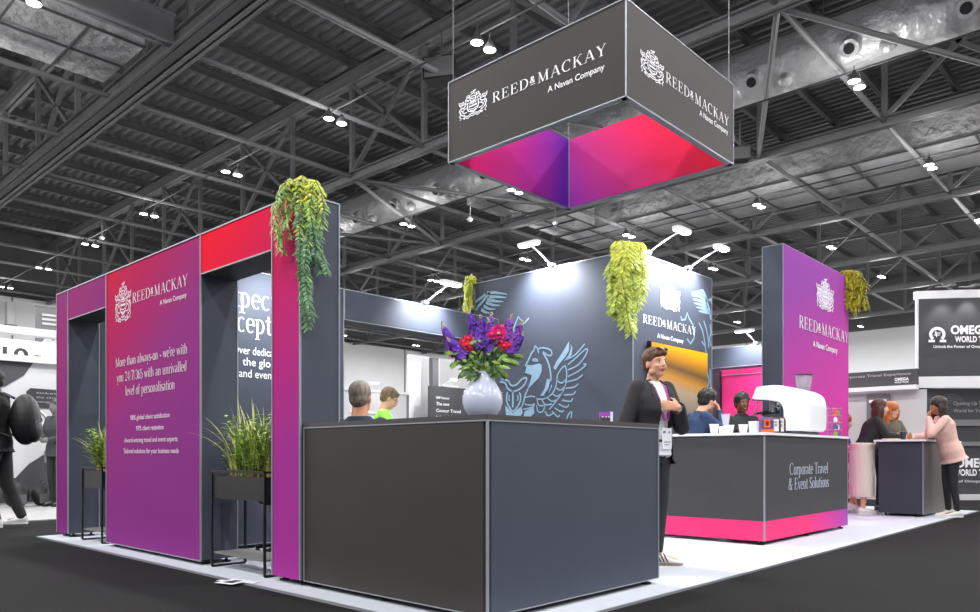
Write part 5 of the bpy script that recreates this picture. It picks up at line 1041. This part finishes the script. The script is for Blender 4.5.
# garments
def top(e=.010, sl=1.0, hem=.02, flare=0., bust=0.0, build=1.0, collar=0.0, slr=.012):
    def f(c, J, left):
        torso(c, J, e, hem=hem, flare=flare, bust=bust, w=build)
        for s in 'lr':
            S, E, W_ = J['s'+s], J['e'+s], J['w'+s]; sg = 1 if s == 'l' else -1
            c.capsule(S - left*sg*.025, E if sl > .5 else S.lerp(E, .75), .054*build + slr*.6, .040 + slr, 16)
            if sl > .5: c.capsule(E, E.lerp(W_, min(sl,1)*.97), .040 + slr, .027 + slr, 16)
        if collar: ax = (J['neck'] - J['chest']).normalized(); fv = left.cross(ax); c.rings([(J['neck'] - ax*.03, fv*.07, left*.08), (J['neck'] + ax*collar, fv*.058, left*.06)], 18)
    return f
def trousers(e=.012, ank=.045, build=1.0, knee=.0):
    def f(c, J, left):
        p = J['pelvis']; hl = (J['hl']-J['hr']).normalized(); ax = (J['chest']-p).normalized(); fv = hl.cross(ax)
        c.rings([(p - ax*.12, fv*.10, hl*.15*build), (p - ax*.02, fv*.122*build, hl*.172*build), (p + ax*.06, fv*.112, hl*.158*build)], 22)
        for s in 'lr': c.capsule(J['h'+s], J['k'+s], (.083+e)*build, .054+e+knee, 18); c.capsule(J['k'+s], J['a'+s] + V((0,0,ank-.03)), .052+e+knee, .036+e, 16)
    return f
def skirt(hem_z, r0=.16, r1=.24):
    def f(c, J, left):
        p = J['pelvis']; n = 36; rs = []
        for i, z in enumerate((p.z+.09, p.z-.06, p.z-.25, hem_z+.2, hem_z)):
            k = i/4; rs.append((V((p.x, p.y, z)), V((1,0,0))*(r0*.8+(r1-r0)*k), V((0,1,0))*(r0+(r1-r0)*k)))
        c.rings(rs, n)
    return f
def shoes(t, J, m_, sole, sc=1.0, stripes=None, skip=()):
    for s in 'lr':
        if s in skip: continue
        a = J['a'+s]; f = rotv((1,0,0), J['t'+s]); l = V((0,0,1)).cross(f); z0 = a.z - .09
        B = lambda x, y, z: V((a.x, a.y, z0 + z)) + f*x + l*y
        g = G(); g.rings([(B(-.065,0,.045), l*.022, V((0,0,.03))), (B(-.055,0,.05), l*.034, V((0,0,.038))), (B(0,0,.055), l*.038, V((0,0,.045))), (B(.06,0,.042), l*.042, V((0,0,.034))), (B(.12,0,.032), l*.044, V((0,0,.024))), (B(.165,0,.026), l*.034, V((0,0,.016))), (B(.185,0,.022), l*.016, V((0,0,.008)))], 16)
        g.rings([(B(-.02,0,.05), f*.045, l*.034), (B(-.02,0,.095), f*.042, l*.034)], 16)
        o = part('shoe', g, m_, t); bake(o, .007, 3)
        pts = [(-.072,.0),(-.06,.032),(0,.036),(.07,.044),(.13,.046),(.175,.034),(.195,.0),(.175,-.034),(.13,-.046),(.07,-.044),(0,-.036),(-.06,-.032)]
        part('sole', G().prism(pts, lambda p: tuple(B(p[0],p[1],0)), lambda p: tuple(B(p[0],p[1],.020))), sole, o)
        if stripes:
            for k in range(3):
                for sg in (-1, 1): x = .01+.026*k; part('stripe', G().path([B(x+.01,sg*.041,.03), B(x,sg*.043,.05), B(x-.012,sg*.036,.075), B(x-.016,sg*.026,.088)], .005, 6), stripes, o)
SK_l = mat('fair_skin', (226,170,140), .5, noise=.05, nscale=25); SK_m = mat('warm_skin', (206,146,112), .5, noise=.05, nscale=25); SK_d = mat('deep_brown_skin', (112,68,48), .5, noise=.06, nscale=25); SK_t = mat('tan_skin', (168,112,80), .5, noise=.05, nscale=25)
SK_g = mat('muted_skin', (120,116,114), .6)
C_jack = mat('black_blazer', (38,36,40), .75, noise=.12, nscale=60, bump=.2, bscale=240); C_white = mat('white_top', (240,240,246), .75, bump=.15, bscale=60); C_jean = mat('black_denim', (40,42,50), .8, noise=.2, nscale=40, bump=.3, bscale=160)
C_navy = mat('navy_shirt', (32,52,86), .75, noise=.12, nscale=30, bump=.2, bscale=60); C_pink = mat('blush_jacket', (226,186,176), .75, noise=.05, nscale=30, bump=.25, bscale=40); C_blk = mat('black_knit', (36,38,42), .8, bump=.2, bscale=80)
C_cream = mat('cream_pleats', (218,208,198), .8); C_blue = mat('royal_blue_top', (34,52,140), .7, bump=.2, bscale=50); C_green = mat('lime_polo', (134,226,70), .75, bump=.2, bscale=60); C_suit = mat('navy_suit', (40,48,66), .8, bump=.15, bscale=200)
C_shoe = mat('white_leather', (228,226,224), .5); C_sole = mat('tan_sole', (150,132,118), .7); C_solew = mat('white_sole', (225,225,225), .6); C_lan = mat('magenta_lanyard', (164,46,140), .6); C_grey = mat('charcoal_cloth', (44,44,46), .85, bump=.3, bscale=40)

# --- standing woman at the front counter: faces -y in the world, left arm bent, hand on her chest
J = std(head=(.035,.0,1.565), neck=(.0,.0,1.415), chest=(.012,0,1.21), hy=-2, hp=-3, er=(-.03,-.25,1.09), wr=(.04,-.23,.86), el=(.11,.205,1.075), wl=(.215,.075,1.22), ar=(-.02,-.13,.09), kr=(.015,-.115,.50), al=(.0,.06,.09), kl=(.015,.08,.50), hl=(0,.085,.91), tl=52, tr=-5)
def blazer_cut(c):  # open front: shirt shows in a narrowing V, jacket hangs open below
    if c.x < .03: return False
    w_ = .052 + .030*max(0, (c.z-1.12)/.28) if c.z > 1.10 else .052 + .05*max(0, (1.10-c.z)/.25)
    return abs(c.y - .01) < w_ and c.z < 1.46
def woman_extra(t, P, X_, Y_, Z_):
    # lapels
    for s in (-1, 1):
        g = G(); a = [V((.075,s*.072,1.41)), V((.122,s*.066,1.30)), V((.142,s*.052,1.12)), V((.132,s*.092,1.24)), V((.112,s*.11,1.33)), V((.08,s*.098,1.385))]
        g.add(a + [p + V((.006,0,0)) for p in a], [(0,1,2,3,4,5),(11,10,9,8,7,6)] + [(i,(i+1)%6,6+(i+1)%6,6+i) for i in range(6)]); part('lapel', g, C_jack, t)
    ln = G()
    for s in (-1, 1):
        pts = [V((-.045,s*.045,1.435)), V((.02,s*.068,1.425)), V((.085,s*.062,1.38)), V((.128,s*.045,1.28)), V((.142,s*.018+.012,1.12))]
        for i in range(len(pts)-1):
            a, b = pts[i], pts[i+1]; d = (b-a).normalized(); sd = d.cross(V((1,0,.3))).normalized()*.010; n_ = V((.004,0,.001)); ln.add([a+sd,a-sd,b-sd,b+sd,a+sd+n_,a-sd+n_,b-sd+n_,b+sd+n_], [(0,1,2,3),(7,6,5,4),(0,4,5,1),(2,6,7,3),(1,5,6,2),(0,3,7,4)])
    part('lanyard', ln, C_lan, t); part('lanyard_clip', G().box(.143,.149,.005,.017,1.065,1.12), M_chr, t)
    bd = part('name_badge', G().box(.150,.153,-.038,.058,.905,1.065), C_white, t); part('badge_print', G().box(.153,.154,-.025,.045,.955,.962).box(.153,.154,-.02,.03,.935,.941).box(.153,.154,-.03,-.005,1.025,1.042).box(.153,.154,.025,.04,1.025,1.04), mat('badge_ink', (110,120,160), .6), bd)
    w_ = J['wl']; d = (w_ - J['el']).normalized(); a = d.orthogonal().normalized()*.029; b = d.cross(a)
    part('wristwatch', G().rings([(w_ - d*.022, a, b), (w_ - d*.004, a, b)], 18), C_white, t)
    # sunglasses pushed up on the hair
    sg = part('sunglasses', G().path([P(.02,-.090,.070), P(.068,-.064,.096), P(.088,-.03,.104), P(.091,0,.100), P(.088,.03,.104), P(.068,.064,.096), P(.02,.090,.070)], .0035, 8), mat('dark_frame', (70,50,44), .3), t, smooth=True)
    for s in (-1, 1): part('sunglass_lens', G().ell(P(.082,s*.033,.104), X_*.010, Y_*.025, Z_*.013, 12, 8), mat('brown_lens', (96,70,60), .1), sg, smooth=True)
    part('shirt_hem', G().rings([(V((.0,.0,.93)), V((.135,0,0)), V((0,.15,0))), (V((0,0,.86)), V((.142,0,0)), V((0,.158,0)))], 24, False), C_white, t, smooth=True)
w1 = person('woman in black blazer with magenta lanyard, hand on her chest, behind the front counter', (5.03,2.985,.012), R(-106), J, SK_l, .0068, hairfn=hair_short(.010, .008, .004), haircol=(92,58,40), lip=(190,86,86), brow=(74,50,38), build=.97,
    hands=dict(l=dict(d=V((-.28,-.93,.16)), n=V((-1,.2,0)), thumb=V((.1,-.2,1)), curl=(14,26))),
    clothes=[('white_top', top(.004, 0, .06, .0, .012, .96), C_white, dict(voxel=.009)), ('trousers', trousers(.006, .06, .95), C_jean, dict(voxel=.010)), ('blazer', top(.022, 1.0, .13, .02, .01, 1.0, slr=.016), C_jack, dict(voxel=.010, cut=blazer_cut, solid=.006))], extras=woman_extra)
shoes(w1, J, C_shoe, C_sole, stripes=M_letd); w1.scale = (.974, .974, .974)

# --- grey haired man, back to the camera, inside the stand
J = std(head=(.02,0,1.255), neck=(-.01,0,1.105), chest=(0,0,.91), pelvis=(0,0,.64), sl=(0,.19,1.05), sr=(0,-.19,1.05), el=(.05,.25,.80), er=(.05,-.25,.80), wl=(.25,.2,.74), wr=(.25,-.2,.74), hl=(0,.09,.62), hr=(0,-.09,.62), kl=(.40,.11,.60), kr=(.40,-.11,.60), al=(.38,.11,.19), ar=(.38,-.11,.19))
m1 = person('man with short grey hair in navy suit, back turned, inside the stand', (3.42,4.47,.012), R(30), J, SK_m, .010, fem=False, build=1.05, hairfn=hair_short(.006), haircol=(134,122,110), face=True,
    clothes=[('suit_jacket', top(.020, 1, .06, 0, 0, 1.08, slr=.014), C_suit, {}), ('shirt_collar', lambda c, J, l: c.rings([(J['neck']+V((-.005,0,-.03)), V((.066,0,0)), V((0,.072,0))), (J['neck']+V((0,0,.022)), V((.060,0,0)), V((0,.062,0)))], 20), C_white, {}), ('trousers', trousers(.01, .045, 1.05), C_suit, {})])
shoes(m1, J, M_black, M_black)
tst = thing('bar_stool', 'tall black stool under the man in the navy suit', 'stool', (3.42,4.47,.012), R(30)); part('seat', G().lathe([(.002,.48),(.17,.48),(.18,.50),(.17,.525),(.002,.53)], n=24), M_black, tst, smooth=True); part('post', G().tube((0,0,.02),(0,0,.48),.025,n=12), M_chr, tst); part('base', G().lathe([(.002,0),(.2,0),(.19,.02),(.002,.03)], n=24), M_chr, tst, smooth=True); part('footrest', G().path([(.2*math.cos(R(a))+.12,.2*math.sin(R(a)),.18) for a in range(0,361,30)],.01,6), M_chr, tst)
# --- man in green polo with glasses
J = std(hp=22, hy=0, head=(.07,0,1.49), neck=(.0,0,1.345), chest=(0,0,1.16), pelvis=(0,0,.88), sl=(0,.18,1.30), sr=(0,-.18,1.30), el=(.06,.22,1.04), er=(.06,-.22,1.04), wl=(.26,.12,1.0), wr=(.26,-.12,1.0), hl=(0,.09,.86), hr=(0,-.09,.86), kl=(.015,.10,.47), kr=(.015,-.10,.47))
def specs(t, P, X_, Y_, Z_):
    g = G()
    for s in (-1,1): g.path([P(.098,s*.034+.022*math.cos(R(a)),.003+.014*math.sin(R(a))) for a in range(0,361,30)], .0022, 6).tube(P(.095,s*.056,.006), P(0,s*.078,.0), .002, n=6)
    part('spectacles', g.tube(P(.1,-.012,.005), P(.1,.012,.005), .002, n=6), mat('spectacle_frame', (60,40,40), .3), t)
m2 = person('man in lime green polo shirt and glasses looking down, by the grey partition', (5.58,6.85,.012), R(-38), J, SK_l, .010, fem=False, hairfn=hair_short(.010,.006), haircol=(122,98,72), extras=specs,
    clothes=[('polo_shirt', top(.014, 0, .06, 0, 0, 1.02, .02), C_green, {}), ('trousers', trousers(.01), C_grey, {})])
shoes(m2, J, M_black, M_black)
# --- curly haired man in navy behind the bar, hand to his face
J = std(hp=14, hy=10, head=(.17,0,1.455), neck=(.08,0,1.32), chest=(.03,0,1.14), pelvis=(-.08,0,.88), sl=(.06,.18,1.28), sr=(.06,-.18,1.28), el=(.22,.20,1.10), er=(.26,-.17,1.12), wl=(.30,.10,1.10), wr=(.285,-.055,1.34), hl=(-.08,.09,.86), hr=(-.08,-.09,.86), kl=(-.03,.10,.47), kr=(-.03,-.10,.47), al=(-.09,.105,.09), ar=(-.09,-.105,.09))
m3 = person('man with dark curly hair in navy shirt, hand to his face, behind the bar', (7.40,3.89,.012), R(-36), J, SK_l, .010, fem=False, hairfn=hair_curly(110,.022,4), haircol=(26,22,22),
    hands=dict(r=dict(d=V((-.25,.12,.95)), n=V((-.9,.3,0)), thumb=V((0,1,.2)), curl=(25,35))), clothes=[('shirt', top(.016, 1, .06, 0, 0, 1.02, .02), C_navy, {}), ('trousers', trousers(.01), C_grey, {})])
shoes(m3, J, M_black, M_black); m3.scale = (.97,.97,.97)
# --- smiling barista
J = std(hp=4, hy=6, head=(.03,0,1.475), neck=(0,0,1.33), chest=(0,0,1.14), pelvis=(0,0,.87), sl=(0,.165,1.28), sr=(0,-.165,1.28), el=(.03,.22,1.05), er=(.10,-.22,1.08), wl=(.22,.12,1.02), wr=(.30,-.14,1.15), hl=(0,.09,.85), hr=(0,-.09,.85), kl=(.015,.10,.47), kr=(.015,-.10,.47))
b1 = person('smiling barista with braided hair and black shirt behind the coffee machine', (8.27,3.75,.012), R(222), J, SK_d, .009, hairfn=hair_curly(40,.014,9), haircol=(18,16,17), lip=(150,66,62), brow=(24,18,16),
    clothes=[('black_shirt', top(.014, 1, .05, 0, .01, 1.0, .025), C_blk, {}), ('trousers', trousers(.01), C_blk, {})], extras=lambda t, P, X_, Y_, Z_: part('smile', G().path([P(.0885,-.014,-.054), P(.0965,0,-.0565), P(.0885,.014,-.054)], .003, 6), mat('teeth', (240,236,230), .3), t))
shoes(b1, J, M_black, M_black); b1.scale = (.965,.965,.965)
# --- seated woman in blue at the back
J = std(hp=6, hy=0, head=(.09,0,1.345), neck=(.04,0,1.20), chest=(.03,0,1.02), pelvis=(-.04,0,.80), sl=(.04,.165,1.155), sr=(.04,-.165,1.155), el=(.14,.2,.93), er=(.14,-.2,.93), wl=(.32,.1,1.02), wr=(.32,-.1,1.02), hl=(-.02,.09,.80), hr=(-.02,-.09,.80), kl=(.34,.11,.80), kr=(.34,-.11,.78), al=(.28,.11,.38), ar=(.28,-.11,.38))
p6 = person('seated woman with copper hair in royal blue top at the back of the bar table', (12.25,3.98,.012), R(-80), J, SK_l, .011, hairfn=hair_long(.17,.016,.008,3), haircol=(140,74,38), clothes=[('blue_top', top(.014, .5, .0, 0, .008), C_blue, {}), ('trousers', trousers(.01), mat('plum_trousers', (60,36,56), .8), {})])
shoes(p6, J, C_shoe, C_solew)
# --- woman in black top and cream pleated skirt leaning on the table
J = std(hp=2, hy=-8, head=(.22,0,1.505), neck=(.16,0,1.36), chest=(.10,0,1.19), pelvis=(-.02,0,.92), sl=(.14,.165,1.32), sr=(.14,-.165,1.32), el=(.24,.21,1.13), er=(.26,-.20,1.12), wl=(.42,.10,1.10), wr=(.44,-.08,1.10), hl=(-.02,.09,.90), hr=(-.02,-.09,.90), kl=(-.02,.09,.5), kr=(0,-.09,.5), al=(-.14,.09,.14), ar=(-.03,-.09,.09), tl=0)
p7 = person('woman in black top and long cream pleated skirt leaning on the bar table', (11.56,3.42,.012), R(-60), J, SK_l, .011, hairfn=hair_long(.40,.012,.012,5), haircol=(74,44,32), clothes=[('black_top', top(.012, 1, .0, .0, .012), C_blk, {}), ('pleated_skirt', skirt(.24, .198, .20), C_cream, {})],
    extras=lambda t, P, X_, Y_, Z_: part('skirt_pleats', merge(*[G().path([(-.02+.159*math.cos(R(a)),.198*math.sin(R(a)),.90),(-.02+.161*math.cos(R(a)),.20*math.sin(R(a)),.25)], .006, 5) for a in range(0,360,12)]), C_cream, t))
shoes(p7, J, C_shoe, C_solew)
# --- ginger woman facing the camera side
J = std(hy=10, hp=6, head=(.13,0,1.50), neck=(.09,0,1.355), chest=(.06,0,1.18), pelvis=(-.03,0,.9), sl=(.09,.165,1.31), sr=(.09,-.165,1.31), el=(.16,.22,1.10), er=(.18,-.20,1.10), wl=(.34,.08,1.09), wr=(.34,-.10,1.09))
p8 = person('woman with wavy ginger hair and glasses listening across the bar table', (12.42,3.36,.012), R(-125), J, SK_l, .011, hairfn=hair_long(.30,.018,.018,8), haircol=(186,104,50), extras=specs, clothes=[('grey_cardigan', top(.018, 1, .08, .01, .01), mat('olive_cardigan', (92,86,74), .85, noise=.2, nscale=30), {}), ('trousers', trousers(.01), C_blk, {})])
shoes(p8, J, M_black, M_black)
# --- woman in blush jacket, hand to her mouth
J = std(hy=6, hp=6, head=(.115,0,1.50), neck=(.07,0,1.355), chest=(.04,0,1.17), pelvis=(-.05,0,.90), sl=(.08,.165,1.31), sr=(.08,-.165,1.31), el=(.27,.17,1.115), er=(.20,-.21,1.09), wl=(.245,.04,1.335), wr=(.40,-.10,1.09), hl=(-.05,.09,.88), hr=(-.05,-.09,.88), kl=(-.04,.09,.48), kr=(-.03,-.085,.48), al=(-.10,.08,.09), ar=(-.06,-.09,.09))
p9 = person('woman in blush pink jacket and black leggings leaning on the bar table', (11.72,2.41,.012), R(125), J, SK_t, .010, hairfn=hair_long(.34,.016,.012,12), haircol=(42,30,28),
    hands=dict(l=dict(d=V((-.15,-.25,.95)), n=V((-.9,-.2,0)), thumb=V((0,-1,.2)), curl=(25,35))), extras=lambda t, P, X_, Y_, Z_: part('hair_clip', G().ell(P(-.10,.03,.03), X_*.015, Y_*.03, Z_*.016, 10, 6), mat('pearl_clip', (232,220,210), .3), t, smooth=True),
    clothes=[('blush_jacket', top(.026, 1, .15, .02, .01, 1.0, slr=.014), C_pink, {}), ('leggings', trousers(.002, .04, .95), C_blk, {})])
shoes(p9, J, C_shoe, C_solew)
# --- seated person glimpsed through the archway
J = std(hp=10, head=(.05,0,1.18), neck=(.01,0,1.03), chest=(0,0,.85), pelvis=(-.06,0,.58), sl=(0,.175,.98), sr=(0,-.175,.98), el=(.08,.22,.74), er=(.08,-.22,.74), wl=(.28,.14,.72), wr=(.28,-.14,.72), hl=(-.04,.09,.58), hr=(-.04,-.09,.58), kl=(.36,.11,.58), kr=(.36,-.11,.58), al=(.34,.11,.13), ar=(.34,-.11,.13))
pa = person('dark haired person in blue sitting on the desk chair behind the archway plant', (3.45,5.46,.012), R(-20), J, SK_m, .012, fem=False, hairfn=hair_short(.014), haircol=(34,28,28), clothes=[('blue_shirt', top(.014, 1, .0), mat('mid_blue_shirt', (50,84,150), .8), {}), ('trousers', trousers(.01), C_blk, {})])
shoes(pa, J, M_black, M_black)
# --- grey background figures
J = std(hy=0, hp=8, head=(.06,0,1.685), neck=(.02,0,1.53), chest=(.02,0,1.32), pelvis=(0,0,1.0), sl=(.0,.195,1.48), sr=(0,-.195,1.48), el=(.0,.25,1.2), er=(.02,-.25,1.2), wl=(.14,.24,.98), wr=(.16,-.24,.98), hl=(0,.1,.98), hr=(0,-.1,.98), kl=(.12,.1,.54), kr=(-.04,-.1,.54), al=(-.0,.11,.10), ar=(-.20,-.11,.12))
m5 = person('man in dark jacket with black backpack walking past the neighbouring stand', (2.54,10.07,.012), R(150), J, SK_g, .012, fem=False, build=1.0, hairfn=hair_short(.012), haircol=(30,30,30), face=False, clothes=[('dark_jacket', top(.022, 1, .14, .01, 0, 1.05, .02, .022), mat('black_jacket', (24,24,26), .85, bump=.4, bscale=20), {}), ('loose_trousers', trousers(.02, .04, 1.0, .01), C_grey, {})])
shoes(m5, J, C_shoe, C_solew)
bp = thing('backpack', 'bulging black backpack worn by the man in the dark jacket', 'backpack', (2.54,10.07,.012), R(150))
g = G().ell((-.27,0,1.25), (.16,0,0), (0,.19,0), (0,0,.30), 18, 12).ell((-.36,0,1.14), (.08,0,0), (0,.14,0), (0,0,.16), 14, 10); bake(part('pack', g, M_black, bp), .012, 4)
for s in (-1,1): part('strap', G().path([(-.14,s*.08,1.50),(-.02,s*.10,1.56),(.10,s*.10,1.47),(.15,s*.12,1.30),(.02,s*.2,1.12),(-.15,s*.15,1.05)], .016, 6), M_black, bp)
part('zip_line', G().path([(-.40,-.12,1.22),(-.44,0,1.27),(-.40,.12,1.22)], .005, 6), M_steel_d, bp)
J = std(hy=10, head=(.03,0,1.62), neck=(0,0,1.46), chest=(0,0,1.25), sl=(0,.19,1.42), sr=(0,-.19,1.42), el=(.0,.26,1.14), er=(.04,-.26,1.16), wl=(.2,.10,1.08), wr=(.22,-.08,1.10))
m6 = person('person in dark grey suit standing by the printed wall with hands together', (4.25,13.6,.012), R(200), J, SK_g, .012, fem=False, hairfn=hair_short(.01), haircol=(60,58,56), face=False, clothes=[('suit_jacket', top(.026, 1, .12, .01, 0, 1.05, .02, .018), mat('grey_suit', (66,66,70), .85), {}), ('trousers', trousers(.014), C_grey, {})])
shoes(m6, J, M_black, M_black)
for i, (x, y, s, l) in enumerate([(3.75,13.9,1.0,'dark backpack standing on the floor against the printed wall'),(4.15,13.95,.9,'second dark bag leaning beside the backpack at the printed wall')]):
    t = thing('floor_bag', l, 'bag', (x, y, .012)); g = G().ell((0,0,.2*s), (.2*s,0,0), (0,.15*s,0), (0,0,.22*s), 14, 10).ell((0,-.1,.14*s), (.15*s,0,0), (0,.08,0), (0,0,.12*s), 12, 8); bake(part('bag_body', g, M_black, t), .015, 4); part('carry_handle', G().path([(-.05,0,.40*s),(-.03,0,.46*s),(.03,0,.46*s),(.05,0,.40*s)], .008, 6), M_black, t); part('front_pocket', G().rbox(-.1,.1,-.2,-.15,.05,.2,.02), M_steel_d, t)
